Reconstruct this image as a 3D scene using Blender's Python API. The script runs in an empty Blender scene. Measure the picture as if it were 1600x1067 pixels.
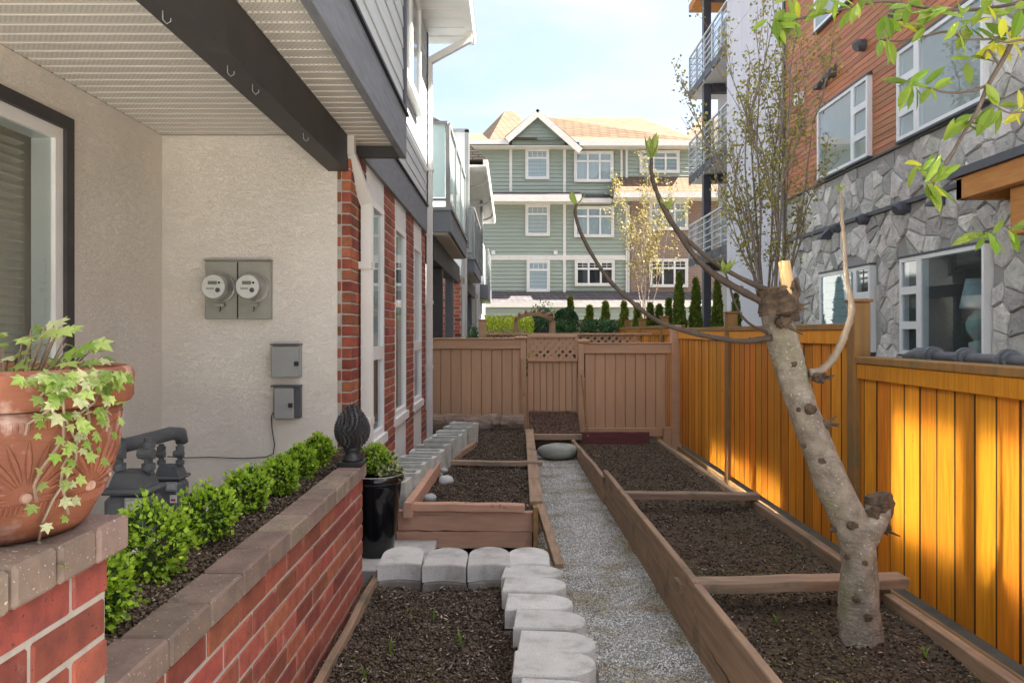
import bpy, bmesh, math, random
import numpy as np
from mathutils import Vector, Matrix

# ------------------------------------------------------------------ camera, sky, sun, exposure
scene = bpy.context.scene
F, CX, CY, EYE = 1150.0, 798.0, 520.0, 1.30
cam_d = bpy.data.cameras.new('camera')
cam = bpy.data.objects.new('camera', cam_d)
scene.collection.objects.link(cam)
scene.camera = cam
cam.location = (0, 0, EYE)
cam.rotation_euler = (math.radians(90), 0, 0)
cam_d.sensor_width = 36.0
cam_d.lens = 36.0 * F / 1600.0
cam_d.shift_x = (800 - CX) / 1600.0
cam_d.shift_y = (CY - 533.5) / 1600.0
cam_d.clip_start = 0.05
cam_d.clip_end = 500

SUN_EL, SUN_AZ = math.radians(53), math.radians(3)      # from the right, a touch from behind the camera
S = Vector((math.cos(SUN_EL) * math.cos(SUN_AZ), -math.cos(SUN_EL) * math.sin(SUN_AZ), math.sin(SUN_EL)))
sun_d = bpy.data.lights.new('sun', 'SUN')
sun = bpy.data.objects.new('sun', sun_d)
scene.collection.objects.link(sun)
sun.rotation_euler = S.to_track_quat('Z', 'Y').to_euler()
sun.location = S * 60
sun_d.energy = 5.0
sun_d.angle = math.radians(0.53)
sun_d.color = (1.0, 0.93, 0.82)

world = bpy.data.worlds.new('World')
scene.world = world
world.use_nodes = True
wn, wl = world.node_tree.nodes, world.node_tree.links
wn.clear()
w_out = wn.new('ShaderNodeOutputWorld')
w_bg = wn.new('ShaderNodeBackground')
w_bg.inputs['Strength'].default_value = 0.064
sky = wn.new('ShaderNodeTexSky')
sky.sky_type = 'NISHITA'
sky.sun_disc = False
sky.sun_elevation = SUN_EL
sky.sun_rotation = math.atan2(S.x, S.y)
sky.altitude = 20
sky.air_density = 1.0
sky.dust_density = 6.0
sky.ozone_density = 2.0
# thin high cloud: pale veil mixed over the blue by a stretched noise
w_tc = wn.new('ShaderNodeTexCoord')
w_map = wn.new('ShaderNodeMapping')
w_map.inputs['Scale'].default_value = (1.1, 0.8, 3.0)
w_no = wn.new('ShaderNodeTexNoise')
w_no.inputs['Scale'].default_value = 2.2
w_no.inputs['Detail'].default_value = 7
w_no.inputs['Roughness'].default_value = 0.55
w_no.inputs['Distortion'].default_value = 0.35
w_rp = wn.new('ShaderNodeValToRGB')
w_rp.color_ramp.elements[0].position = 0.42
w_rp.color_ramp.elements[0].color = (0.12, 0.12, 0.12, 1)
w_rp.color_ramp.elements[1].position = 0.60
w_rp.color_ramp.elements[1].color = (0.92, 0.92, 0.92, 1)
w_mx = wn.new('ShaderNodeMix')
w_mx.data_type = 'RGBA'
w_mx.inputs['B'].default_value = (2.35, 2.4, 2.5, 1)
wl.new(w_tc.outputs['Generated'], w_map.inputs['Vector'])
wl.new(w_map.outputs['Vector'], w_no.inputs['Vector'])
wl.new(w_no.outputs['Fac'], w_rp.inputs['Fac'])
wl.new(w_rp.outputs['Color'], w_mx.inputs['Factor'])
wl.new(sky.outputs['Color'], w_mx.inputs['A'])
wl.new(w_mx.outputs['Result'], w_bg.inputs['Color'])
wl.new(w_bg.outputs['Background'], w_out.inputs['Surface'])

scene.view_settings.view_transform = 'Standard'
scene.view_settings.look = 'None'
scene.view_settings.gamma = 1.0
scene.view_settings.use_curve_mapping = False
scene.view_settings.exposure = 2.8
scene.cycles.use_denoising = True
scene.cycles.max_bounces = 8
scene.cycles.diffuse_bounces = 6
scene.cycles.glossy_bounces = 4
scene.cycles.transparent_max_bounces = 12
scene.cycles.sample_clamp_indirect = 0.0
scene.cycles.caustics_reflective = True
scene.cycles.blur_glossy = 0.0
scene.cycles.use_guiding = True
scene.cycles.use_adaptive_sampling = False

# ------------------------------------------------------------------ helpers
RNG = random.Random(7)
NR = np.random.default_rng(11)
COL = scene.collection

def P(px, py, y):
    """world point at depth y seen at photo pixel (px, py)"""
    return Vector(((px - CX) * y / F, y, EYE - (py - CY) * y / F))

def tag(o, label=None, cat=None, group=None, kind=None):
    if label: o['label'] = label
    if cat: o['category'] = cat
    if group: o['group'] = group
    if kind: o['kind'] = kind
    return o

def empty(name, loc=(0, 0, 0), parent=None):
    o = bpy.data.objects.new(name, None)
    o.empty_display_size = 0.1
    COL.objects.link(o)
    if parent: o.parent = parent
    o.location = loc
    return o

def thing(name, label, cat, group=None, loc=(0, 0, 0)):
    return tag(empty(name, loc), label, cat, group)

def link(name, me, parent=None, loc=(0, 0, 0), rot=None):
    o = bpy.data.objects.new(name, me)
    COL.objects.link(o)
    if parent: o.parent = parent
    o.location = loc
    if rot is not None: o.rotation_euler = rot
    return o

class MB:
    """collects boxes, tubes, lathes ... and builds ONE mesh object"""
    def __init__(s, T=None):
        s.v, s.f, s.T = [], [], T
    def add(s, verts, faces):
        b = len(s.v)
        s.v += [tuple(p) for p in verts]
        s.f += [tuple(i + b for i in f) for f in faces]
        return s
    def box(s, x0, x1, y0, y1, z0, z1, c=0.0):
        x0, x1 = min(x0, x1), max(x0, x1); y0, y1 = min(y0, y1), max(y0, y1); z0, z1 = min(z0, z1), max(z0, z1)
        if c <= 0:
            s.add([(x0, y0, z0), (x1, y0, z0), (x1, y1, z0), (x0, y1, z0), (x0, y0, z1), (x1, y0, z1), (x1, y1, z1), (x0, y1, z1)],
                  [(0, 3, 2, 1), (4, 5, 6, 7), (0, 1, 5, 4), (1, 2, 6, 5), (2, 3, 7, 6), (3, 0, 4, 7)])
        else:
            c = min(c, .45 * (x1 - x0), .45 * (y1 - y0), .45 * (z1 - z0))
            vs, idx = [], {}
            X, Y, Z = (x0, x1), (y0, y1), (z0, z1)
            for i in (0, 1):
                for j in (0, 1):
                    for k in (0, 1):
                        sx, sy, sz = (1 - 2 * i) * c, (1 - 2 * j) * c, (1 - 2 * k) * c
                        for a, d in enumerate(((0, sy, sz), (sx, 0, sz), (sx, sy, 0))):
                            idx[i, j, k, a] = len(vs)
                            vs.append((X[i] + d[0], Y[j] + d[1], Z[k] + d[2]))
            fs = []
            for a in range(3):
                for e in (0, 1):
                    q = []
                    for (m, n) in ((0, 0), (1, 0), (1, 1), (0, 1)):
                        t = [0, 0, 0]; t[a] = e; t[(a + 1) % 3] = m; t[(a + 2) % 3] = n
                        q.append(idx[(*t, a)])
                    fs.append(tuple(q if e else q[::-1]))
            for a in range(3):          # edge chamfers along axis a
                b, d = (a + 1) % 3, (a + 2) % 3
                for m in (0, 1):
                    for n in (0, 1):
                        t0 = [0, 0, 0]; t0[b] = m; t0[d] = n; t1 = list(t0); t1[a] = 1
                        q = [idx[(*t0, b)], idx[(*t1, b)], idx[(*t1, d)], idx[(*t0, d)]]
                        fs.append(tuple(q if (m == n) else q[::-1]))
            for i in (0, 1):
                for j in (0, 1):
                    for k in (0, 1):
                        q = (idx[i, j, k, 0], idx[i, j, k, 1], idx[i, j, k, 2])
                        fs.append(q if (i + j + k) % 2 else q[::-1])
            s.add(vs, fs)
        return s
    def bar(s, a, b, w, h, up=(0, 0, 1)):
        a, b = Vector(a), Vector(b)
        d = (b - a).normalized()
        u = Vector(up)
        r = d.cross(u)
        if r.length < 1e-4: r = d.cross(Vector((1, 0, 0)))
        r.normalize(); u = r.cross(d)
        vs = []
        for p in (a, b):
            for m, n in ((-1, -1), (1, -1), (1, 1), (-1, 1)):
                vs.append(p + r * (m * w / 2) + u * (n * h / 2))
        return s.add(vs, [(0, 1, 2, 3), (7, 6, 5, 4), (0, 4, 5, 1), (1, 5, 6, 2), (2, 6, 7, 3), (3, 7, 4, 0)])
    def tube(s, pts, rad, n=8, cap=True, wob=0.0):
        pts = [Vector(p) for p in pts]
        if not hasattr(rad, '__len__'): rad = [rad] * len(pts)
        vs, fs = [], []
        ref = None
        for i, p in enumerate(pts):
            d = (pts[min(i + 1, len(pts) - 1)] - pts[max(i - 1, 0)]).normalized()
            if ref is None:
                ref = d.orthogonal().normalized()
            else:
                ref = (ref - d * ref.dot(d))
                ref = ref.normalized() if ref.length > 1e-5 else d.orthogonal().normalized()
            bi = d.cross(ref)
            for k in range(n):
                t = 2 * math.pi * k / n
                r = rad[i] * (1 + (RNG.uniform(-wob, wob) if wob else 0))
                vs.append(p + (ref * math.cos(t) + bi * math.sin(t)) * r)
        for i in range(len(pts) - 1):
            for k in range(n):
                fs.append((i * n + k, i * n + (k + 1) % n, (i + 1) * n + (k + 1) % n, (i + 1) * n + k))
        if cap:
            fs.append(tuple(range(n))[::-1]); fs.append(tuple(range((len(pts) - 1) * n, len(pts) * n)))
        return s.add(vs, fs)
    def lathe(s, prof, n=32, c=(0, 0, 0), arc=None):
        vs, fs = [], []
        for r, z in prof:
            for k in range(n):
                t = 2 * math.pi * k / n
                vs.append((c[0] + r * math.cos(t), c[1] + r * math.sin(t), c[2] + z))
        for i in range(len(prof) - 1):
            for k in range(n):
                fs.append((i * n + k, i * n + (k + 1) % n, (i + 1) * n + (k + 1) % n, (i + 1) * n + k))
        fs.append(tuple(range(n))[::-1]); fs.append(tuple(range((len(prof) - 1) * n, len(prof) * n)))
        return s.add(vs, fs)
    def prism(s, poly, z0, z1, f=None):
        """poly (x,y) list extruded from z0 to z1; f maps (a,b,c)->world"""
        f = f or (lambda a, b, c: (a, b, c))
        n = len(poly)
        vs = [f(x, y, z0) for x, y in poly] + [f(x, y, z1) for x, y in poly]
        fs = [tuple(range(n))[::-1], tuple(range(n, 2 * n))] + [(i, (i + 1) % n, n + (i + 1) % n, n + i) for i in range(n)]
        return s.add(vs, fs)
    def mesh(s, name, mat, smooth=False):
        me = bpy.data.meshes.new(name)
        v = s.v
        if s.T is not None: v = [tuple(s.T @ Vector(p)) for p in v]
        f = s.f
        if s.T is not None and s.T.to_3x3().determinant() < 0: f = [t[::-1] for t in f]
        me.from_pydata(v, [], f)
        if mat: me.materials.append(mat)
        if smooth: me.polygons.foreach_set('use_smooth', [True] * len(me.polygons))
        me.update()
        return me
    def build(s, name, mat, parent=None, smooth=False, loc=(0, 0, 0), rot=None):
        return link(name, s.mesh(name, mat, smooth), parent, loc, rot)

_cache = {}
def piece(name, parent, mat, x0, x1, y0, y1, z0, z1, c=0.003, rot=None, jit=0.0):
    """a chamfered box, mesh shared between pieces of the same size"""
    dx, dy, dz = round(abs(x1 - x0), 3), round(abs(y1 - y0), 3), round(abs(z1 - z0), 3)
    k = (name, dx, dy, dz, c, mat.name)
    if k not in _cache:
        _cache[k] = MB().box(-dx / 2, dx / 2, -dy / 2, dy / 2, -dz / 2, dz / 2, c).mesh(name, mat)
    o = link(name, _cache[k], parent, ((x0 + x1) / 2, (y0 + y1) / 2, (z0 + z1) / 2), rot)
    if jit:
        o.rotation_euler = [(rot[i] if rot else 0) + RNG.uniform(-jit, jit) for i in range(3)]
    return o

def np_mesh(name, V, Fc, mat, parent=None, smooth=False):
    """fast mesh from arrays: V (n,3), Fc (m,k) with constant k"""
    me = bpy.data.meshes.new(name)
    k = Fc.shape[1]
    me.vertices.add(len(V)); me.vertices.foreach_set('co', V.astype(np.float32).ravel())
    me.loops.add(Fc.size); me.loops.foreach_set('vertex_index', Fc.astype(np.int32).ravel())
    me.polygons.add(len(Fc)); me.polygons.foreach_set('loop_start', (np.arange(len(Fc)) * k).astype(np.int32))
    if smooth: me.polygons.foreach_set('use_smooth', np.ones(len(Fc), bool))
    me.materials.append(mat)
    me.update(calc_edges=True)
    return link(name, me, parent)

def rot_mats(n, rng=NR):
    q = rng.normal(size=(n, 4)); q /= np.linalg.norm(q, axis=1)[:, None]
    w, x, y, z = q.T
    return np.stack([1 - 2 * (y * y + z * z), 2 * (x * y - z * w), 2 * (x * z + y * w), 2 * (x * y + z * w), 1 - 2 * (x * x + z * z),
                     2 * (y * z - x * w), 2 * (x * z - y * w), 2 * (y * z + x * w), 1 - 2 * (x * x + y * y)], 1).reshape(n, 3, 3)

OCT_V = np.array([(1, 0, 0), (-1, 0, 0), (0, 1, 0), (0, -1, 0), (0, 0, 1), (0, 0, -1)], float)
OCT_F = np.array([(0, 2, 4), (2, 1, 4), (1, 3, 4), (3, 0, 4), (2, 0, 5), (1, 2, 5), (3, 1, 5), (0, 3, 5)])
LEAF_V = np.array([(0, 0, 0), (.28, .38, .06), (0, .4, -.02), (-.28, .38, .06), (0, 1, -.04)], float)
LEAF_F = np.array([(0, 1, 2), (0, 2, 3), (1, 4, 2), (2, 4, 3)])

def scatter(name, pos, size, TV, TF, mat, parent=None, R=None, squash=None, rng=NR):
    """copies of a small template at many points, joined into one mesh"""
    n = len(pos)
    if R is None: R = rot_mats(n, rng)
    sz = np.asarray(size, float)
    if sz.ndim == 1: sz = sz[:, None]
    V = TV[None] * (sz[:, None, :] if sz.shape[1] == 3 else sz[:, :, None])
    V = np.einsum('nij,nkj->nki', R, V)
    if squash is not None: V = V * np.asarray(squash)[None, None]
    V = V + pos[:, None, :]
    k = len(TV)
    Fc = TF[None] + (np.arange(n) * k)[:, None, None]
    return np_mesh(name, V.reshape(-1, 3), Fc.reshape(-1, TF.shape[1]), mat, parent)

def dirs_to_R(d, rng=NR, roll=1.0):
    """rotation matrices whose local +y follows d"""
    d = d / (np.linalg.norm(d, axis=1)[:, None] + 1e-9)
    a = rng.normal(size=d.shape)
    x = np.cross(d, a); x /= np.linalg.norm(x, axis=1)[:, None] + 1e-9
    z = np.cross(x, d)
    return np.stack([x, d, z], 2)

def vnoise(x, y, seed=0):
    """cheap smooth value noise on arrays"""
    def h(i, j):
        n = (i * 374761393 + j * 668265263 + seed * 974711) & 0x7fffffff
        n = ((n ^ (n >> 13)) * 1274126177) & 0x7fffffff
        return ((n ^ (n >> 16)) & 0xffff) / 65535.0
    i, j = np.floor(x).astype(np.int64), np.floor(y).astype(np.int64)
    u, v = x - i, y - j
    u = u * u * (3 - 2 * u); v = v * v * (3 - 2 * v)
    return (h(i, j) * (1 - u) + h(i + 1, j) * u) * (1 - v) + (h(i, j + 1) * (1 - u) + h(i + 1, j + 1) * u) * v

def fbm(x, y, seed=0, o=4):
    s, a = 0, .5
    for k in range(o):
        s = s + a * vnoise(x * 2 ** k, y * 2 ** k, seed + k); a *= .5
    return s

# ------------------------------------------------------------------ materials
def nt(name):
    m = bpy.data.materials.new(name)
    m.use_nodes = True
    n = m.node_tree.nodes; n.clear()
    out = n.new('ShaderNodeOutputMaterial')
    return m, n, m.node_tree.links, out

def rgba(c): return (c[0], c[1], c[2], 1)

def M(name, c1, c2=None, scale=8, detail=5, stretch=(1, 1, 1), rough=.7, bump=0, bscale=None, bstretch=None, rnd=0, spec=.35,
      c3=None, c3s=3, c3pos=(.6, .72), metal=0, lo=.35, hi=.68, island=0, hue=0, dist=.004, coat=0, rough2=None, speck=None):
    m, n, l, out = nt(name)
    b = n.new('ShaderNodeBsdfPrincipled')
    b.inputs['Metallic'].default_value = metal
    b.inputs['Roughness'].default_value = rough
    b.inputs['Specular IOR Level'].default_value = spec
    b.inputs['Coat Weight'].default_value = coat
    b.inputs['Coat Roughness'].default_value = .08
    l.new(b.outputs[0], out.inputs[0])
    geo = n.new('ShaderNodeNewGeometry')
    oi = n.new('ShaderNodeObjectInfo')
    pos = geo.outputs['Position']
    if rnd or hue:
        off = n.new('ShaderNodeVectorMath'); off.operation = 'SCALE'
        off.inputs[0].default_value = (37, 53, 71)
        l.new(oi.outputs['Random'], off.inputs['Scale'])
        ad = n.new('ShaderNodeVectorMath'); ad.operation = 'ADD'
        l.new(pos, ad.inputs[0]); l.new(off.outputs[0], ad.inputs[1])
        pos = ad.outputs[0]
    def mapped(st):
        mp = n.new('ShaderNodeMapping'); mp.inputs['Scale'].default_value = st
        l.new(pos, mp.inputs['Vector']); return mp.outputs[0]
    def noise(v, sc, de=detail, ro=.55):
        t = n.new('ShaderNodeTexNoise')
        t.inputs['Scale'].default_value = sc; t.inputs['Detail'].default_value = de; t.inputs['Roughness'].default_value = ro
        l.new(v, t.inputs['Vector']); return t.outputs['Fac']
    def ramp(f, a, b_, p0, p1):
        r = n.new('ShaderNodeValToRGB')
        r.color_ramp.elements[0].position = p0; r.color_ramp.elements[0].color = rgba(a)
        r.color_ramp.elements[1].position = p1; r.color_ramp.elements[1].color = rgba(b_)
        l.new(f, r.inputs['Fac']); return r.outputs['Color']
    v = mapped(stretch)
    if c2 is None: c2 = tuple(x * .88 for x in c1)
    nf = noise(v, scale)
    colr = ramp(nf, c1, c2, lo, hi)
    def mix(fac, a, c):
        x = n.new('ShaderNodeMix'); x.data_type = 'RGBA'
        if hasattr(fac, 'is_linked'): l.new(fac, x.inputs['Factor'])
        else: x.inputs['Factor'].default_value = fac
        l.new(a, x.inputs['A'])
        if isinstance(c, tuple): x.inputs['B'].default_value = rgba(c)
        else: l.new(c, x.inputs['B'])
        return x.outputs['Result']
    if c3 is not None:
        f3 = ramp(noise(mapped((1, 1, 1)), c3s, 6, .6), (0, 0, 0), (1, 1, 1), *c3pos)
        colr = mix(f3, colr, c3)
    if speck is not None:       # fine dark or light specks: (colour, scale, threshold)
        fs = ramp(noise(mapped((1, 1, 1)), speck[1], 2, .5), (0, 0, 0), (1, 1, 1), speck[2], speck[2] + .05)
        colr = mix(fs, colr, speck[0])
    if rnd or hue or island:
        hs = n.new('ShaderNodeHueSaturation')
        src = geo.outputs['Random Per Island'] if island else oi.outputs['Random']
        amt = island or rnd
        mr = n.new('ShaderNodeMapRange')
        mr.inputs['To Min'].default_value = 1 - amt; mr.inputs['To Max'].default_value = 1 + amt
        l.new(src, mr.inputs['Value']); l.new(mr.outputs[0], hs.inputs['Value'])
        if hue:
            wn_ = n.new('ShaderNodeTexWhiteNoise'); wn_.noise_dimensions = '1D'
            l.new(src, wn_.inputs['W'])
            mh = n.new('ShaderNodeMapRange')
            mh.inputs['To Min'].default_value = .5 - hue; mh.inputs['To Max'].default_value = .5 + hue
            l.new(wn_.outputs['Value'], mh.inputs['Value']); l.new(mh.outputs[0], hs.inputs['Hue'])
        l.new(colr, hs.inputs['Color']); colr = hs.outputs[0]
    l.new(colr, b.inputs['Base Color'])
    if bump:
        bp = n.new('ShaderNodeBump')
        bp.inputs['Strength'].default_value = bump; bp.inputs['Distance'].default_value = dist
        l.new(noise(mapped(bstretch or stretch), bscale or scale * 4, 5, .6), bp.inputs['Height'])
        l.new(bp.outputs[0], b.inputs['Normal'])
    m.diffuse_color = rgba(c1)
    return m

def leaf_mat(name, c1, c2, trans=.45, rough=.45, hue=.02, val=.3, attr='island'):
    """leaf: diffuse + translucent with a soft sheen, tint varied leaf by leaf"""
    m, n, l, out = nt(name)
    src_n = n.new('ShaderNodeNewGeometry') if attr == 'island' else n.new('ShaderNodeObjectInfo')
    src = src_n.outputs['Random Per Island' if attr == 'island' else 'Random']
    r = n.new('ShaderNodeValToRGB')
    r.color_ramp.elements[0].color = rgba(c1); r.color_ramp.elements[1].color = rgba(c2)
    l.new(src, r.inputs['Fac'])
    wn_ = n.new('ShaderNodeTexWhiteNoise'); wn_.noise_dimensions = '1D'
    l.new(src, wn_.inputs['W'])
    hs = n.new('ShaderNodeHueSaturation')
    mv = n.new('ShaderNodeMapRange'); mv.inputs['To Min'].default_value = 1 - val; mv.inputs['To Max'].default_value = 1 + val
    l.new(wn_.outputs['Value'], mv.inputs['Value']); l.new(mv.outputs[0], hs.inputs['Value'])
    l.new(r.outputs[0], hs.inputs['Color'])
    b = n.new('ShaderNodeBsdfPrincipled')
    b.inputs['Roughness'].default_value = rough; b.inputs['Specular IOR Level'].default_value = .4
    l.new(hs.outputs[0], b.inputs['Base Color'])
    t = n.new('ShaderNodeBsdfTranslucent'); l.new(hs.outputs[0], t.inputs['Color'])
    mx = n.new('ShaderNodeMixShader'); mx.inputs[0].default_value = trans
    l.new(b.outputs[0], mx.inputs[1]); l.new(t.outputs[0], mx.inputs[2]); l.new(mx.outputs[0], out.inputs[0])
    return m

def glass_mat(name, tint=(.9, .95, .95), refl=1.0, rough=.0, ior=1.7, milk=0):
    """thin pane: see-through plus mirror reflection by Fresnel"""
    m, n, l, out = nt(name)
    tr = n.new('ShaderNodeBsdfTransparent'); tr.inputs[0].default_value = rgba(tint)
    g = n.new('ShaderNodeBsdfGlossy'); g.inputs['Roughness'].default_value = rough
    g.inputs['Color'].default_value = (refl, refl, refl, 1)
    fr = n.new('ShaderNodeFresnel'); fr.inputs['IOR'].default_value = ior
    # a pane has two faces: the back face of the thin box must not turn to total reflection
    geo = n.new('ShaderNodeNewGeometry')
    base = tr
    if milk:
        d = n.new('ShaderNodeBsdfDiffuse'); d.inputs[0].default_value = (.72, .8, .8, 1)
        dt = n.new('ShaderNodeBsdfTranslucent'); dt.inputs[0].default_value = (.75, .84, .84, 1)
        a = n.new('ShaderNodeAddShader')
        mm = n.new('ShaderNodeMixShader'); mm.inputs[0].default_value = .5
        l.new(d.outputs[0], mm.inputs[1]); l.new(dt.outputs[0], mm.inputs[2])
        m2 = n.new('ShaderNodeMixShader'); m2.inputs[0].default_value = milk
        l.new(tr.outputs[0], m2.inputs[1]); l.new(mm.outputs[0], m2.inputs[2]); base = m2
    mx = n.new('ShaderNodeMixShader')
    l.new(fr.outputs[0], mx.inputs[0]); l.new(base.outputs[0], mx.inputs[1]); l.new(g.outputs[0], mx.inputs[2])
    m3 = n.new('ShaderNodeMixShader')
    l.new(geo.outputs['Backfacing'], m3.inputs[0]); l.new(mx.outputs[0], m3.inputs[1]); l.new(base.outputs[0], m3.inputs[2])
    l.new(m3.outputs[0], out.inputs[0])
    return m

def stucco_mat(name, c1, c2):
    m, n, l, out = nt(name)
    b = n.new('ShaderNodeBsdfPrincipled'); b.inputs['Roughness'].default_value = .9; b.inputs['Specular IOR Level'].default_value = .2
    geo = n.new('ShaderNodeNewGeometry')
    def noise(sc, de=4, dist=0, st=(1, 1, 1)):
        mp = n.new('ShaderNodeMapping'); mp.inputs['Scale'].default_value = st
        l.new(geo.outputs['Position'], mp.inputs['Vector'])
        t = n.new('ShaderNodeTexNoise'); t.inputs['Scale'].default_value = sc; t.inputs['Detail'].default_value = de
        t.inputs['Distortion'].default_value = dist
        l.new(mp.outputs[0], t.inputs['Vector']); return t.outputs['Fac']
    r = n.new('ShaderNodeValToRGB'); r.color_ramp.elements[0].position = .35; r.color_ramp.elements[1].position = .7
    r.color_ramp.elements[0].color = rgba(c1); r.color_ramp.elements[1].color = rgba(c2)
    l.new(noise(2.5, 6, 0, (1, 1, .6)), r.inputs['Fac'])
    # worm-like trowel texture: ridges where a distorted noise crosses its middle, plus sand grain
    w = noise(19, 3, 2.4, (1, 1, 1.7))
    rg = n.new('ShaderNodeValToRGB')
    e = rg.color_ramp.elements; e[0].position = .44; e[0].color = (1, 1, 1, 1); e[1].position = .56; e[1].color = (1, 1, 1, 1)
    x = e.new(.5); x.color = (0, 0, 0, 1)
    l.new(w, rg.inputs['Fac'])
    g = noise(160, 2)
    ma = n.new('ShaderNodeMath'); ma.operation = 'MULTIPLY_ADD'; ma.inputs[1].default_value = .35
    l.new(g, ma.inputs[0]); l.new(rg.outputs[0], ma.inputs[2])
    bp = n.new('ShaderNodeBump'); bp.inputs['Strength'].default_value = .62; bp.inputs['Distance'].default_value = .0042
    l.new(ma.outputs[0], bp.inputs['Height']); l.new(bp.outputs[0], b.inputs['Normal'])
    l.new(r.outputs[0], b.inputs['Base Color']); l.new(b.outputs[0], out.inputs[0])
    return m

def shingle_mat(name, c1, c2, mortar, w=.3, h=.14):
    """roof tile rows laid out in world X / slope distance"""
    m, n, l, out = nt(name)
    b = n.new('ShaderNodeBsdfPrincipled'); b.inputs['Roughness'].default_value = .9; b.inputs['Specular IOR Level'].default_value = .15
    geo = n.new('ShaderNodeNewGeometry')
    sp = n.new('ShaderNodeSeparateXYZ'); l.new(geo.outputs['Position'], sp.inputs[0])
    ad = n.new('ShaderNodeMath'); ad.operation = 'ADD'; l.new(sp.outputs['X'], ad.inputs[0]); l.new(sp.outputs['Y'], ad.inputs[1])
    cb = n.new('ShaderNodeCombineXYZ'); l.new(ad.outputs[0], cb.inputs['X']); l.new(sp.outputs['Z'], cb.inputs['Y'])
    t = n.new('ShaderNodeTexBrick')
    t.inputs['Color1'].default_value = rgba(c1); t.inputs['Color2'].default_value = rgba(c2); t.inputs['Mortar'].default_value = rgba(mortar)
    t.inputs['Scale'].default_value = 1; t.inputs['Brick Width'].default_value = w; t.inputs['Row Height'].default_value = h
    t.inputs['Mortar Size'].default_value = .018; t.inputs['Mortar Smooth'].default_value = .4
    l.new(cb.outputs[0], t.inputs['Vector'])
    bp = n.new('ShaderNodeBump'); bp.inputs['Strength'].default_value = .6; bp.inputs['Distance'].default_value = .02; bp.invert = True
    l.new(t.outputs['Fac'], bp.inputs['Height'])
    l.new(bp.outputs[0], b.inputs['Normal']); l.new(t.outputs['Color'], b.inputs['Base Color']); l.new(b.outputs[0], out.inputs[0])
    return m

def soffit_mat(name, c):
    """vented vinyl: pale panel with rows of small punched slots"""
    m, n, l, out = nt(name)
    b = n.new('ShaderNodeBsdfPrincipled'); b.inputs['Roughness'].default_value = .5; b.inputs['Specular IOR Level'].default_value = .3
    geo = n.new('ShaderNodeNewGeometry')
    mp = n.new('ShaderNodeMapping'); mp.inputs['Scale'].default_value = (1 / .021, 1 / .0146, 0)
    l.new(geo.outputs['Position'], mp.inputs['Vector'])
    t = n.new('ShaderNodeTexBrick'); t.offset = .5
    t.inputs['Scale'].default_value = 1; t.inputs['Brick Width'].default_value = 1; t.inputs['Row Height'].default_value = 1
    t.inputs['Mortar Size'].default_value = .36; t.inputs['Mortar Smooth'].default_value = .1
    l.new(mp.outputs[0], t.inputs['Vector'])
    mx = n.new('ShaderNodeMix'); mx.data_type = 'RGBA'
    mx.inputs['A'].default_value = (c[0] * .5, c[1] * .48, c[2] * .45, 1); mx.inputs['B'].default_value = rgba(c)
    l.new(t.outputs['Fac'], mx.inputs['Factor']); l.new(mx.outputs['Result'], b.inputs['Base Color']); l.new(b.outputs[0], out.inputs[0])
    return m

BRICK = M('red_brick', (.30, .085, .052), (.19, .06, .042), 22, rough=.85, bump=.5, bscale=90, rnd=.28, hue=.012, c3=(.42, .27, .22), c3s=9, c3pos=(.62, .8), speck=((.09, .04, .035), 120, .66))
BRICK_H = M('house_brick', (.34, .09, .05), (.22, .07, .045), 22, rough=.88, bump=.5, bscale=90, rnd=.4, hue=.015, speck=((.1, .05, .04), 110, .66))
COPING = M('weathered_coping_brick', (.225, .17, .135), (.155, .12, .097), 12, rough=.9, bump=.7, bscale=70, rnd=.22, hue=.02, c3=(.12, .10, .085), c3s=14, c3pos=(.56, .72), speck=((.45, .38, .33), 150, .66))
MORTAR = M('mortar', (.42, .39, .35), (.34, .31, .28), 30, rough=.95, bump=.5, bscale=150)
STUCCO = stucco_mat('stucco', (.76, .715, .655), (.68, .64, .585))
STUCCO_W = stucco_mat('white_stucco', (.78, .77, .75), (.70, .69, .67))
SOFFIT = soffit_mat('vented_soffit', (.66, .63, .58))
SOFFIT_RIB = M('soffit_rib', (.68, .65, .60), rough=.5)
BEAM = M('dark_painted_beam', (.045, .043, .045), (.06, .056, .056), 6, rough=.55, bump=.2, bscale=40, c3=(.085, .08, .078), c3s=5, c3pos=(.6, .8))
BAND = M('slate_trim_paint', (.21, .225, .25), (.15, .163, .187), 10, stretch=(4, .5, 6), rough=.6, bump=.35, bscale=60)
SIDING = M('blue_grey_siding', (.57, .61, .63), (.50, .545, .57), 5, stretch=(1, .3, 3), rough=.6, bump=.25, bscale=120, bstretch=(1, .15, 3), rnd=.05)
WHITE = M('white_vinyl', (.78, .78, .78), (.72, .72, .71), 4, rough=.35, spec=.45)
CREAM = M('cream_paint', (.74, .72, .67), (.68, .65, .60), 4, rough=.5)
PIPE_W = M('white_downspout', (.74, .73, .70), (.68, .67, .64), 5, rough=.4, c3=(.5, .47, .42), c3s=8, c3pos=(.66, .85))
PANE = glass_mat('window_glass', (.86, .9, .9), ior=1.75)
PANE_UP = glass_mat('coated_window_glass', (.5, .55, .55), ior=4.4, rough=.065)
PANE_FAR = glass_mat('far_window_glass', (.85, .9, .92), ior=1.9)
MILK = glass_mat('frosted_glass', (.8, .9, .9), ior=1.5, milk=.93)
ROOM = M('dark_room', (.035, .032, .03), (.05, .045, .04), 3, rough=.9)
BLIND = M('blind_slat', (.62, .58, .50), (.56, .52, .45), 4, rough=.5)
CURTAIN = M('pale_curtain', (.62, .64, .62), (.52, .54, .53), 6, stretch=(6, 6, .5), rough=.8)
SCREEN = M('insect_screen', (.05, .055, .065), (.035, .04, .048), 30, rough=.6)
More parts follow.
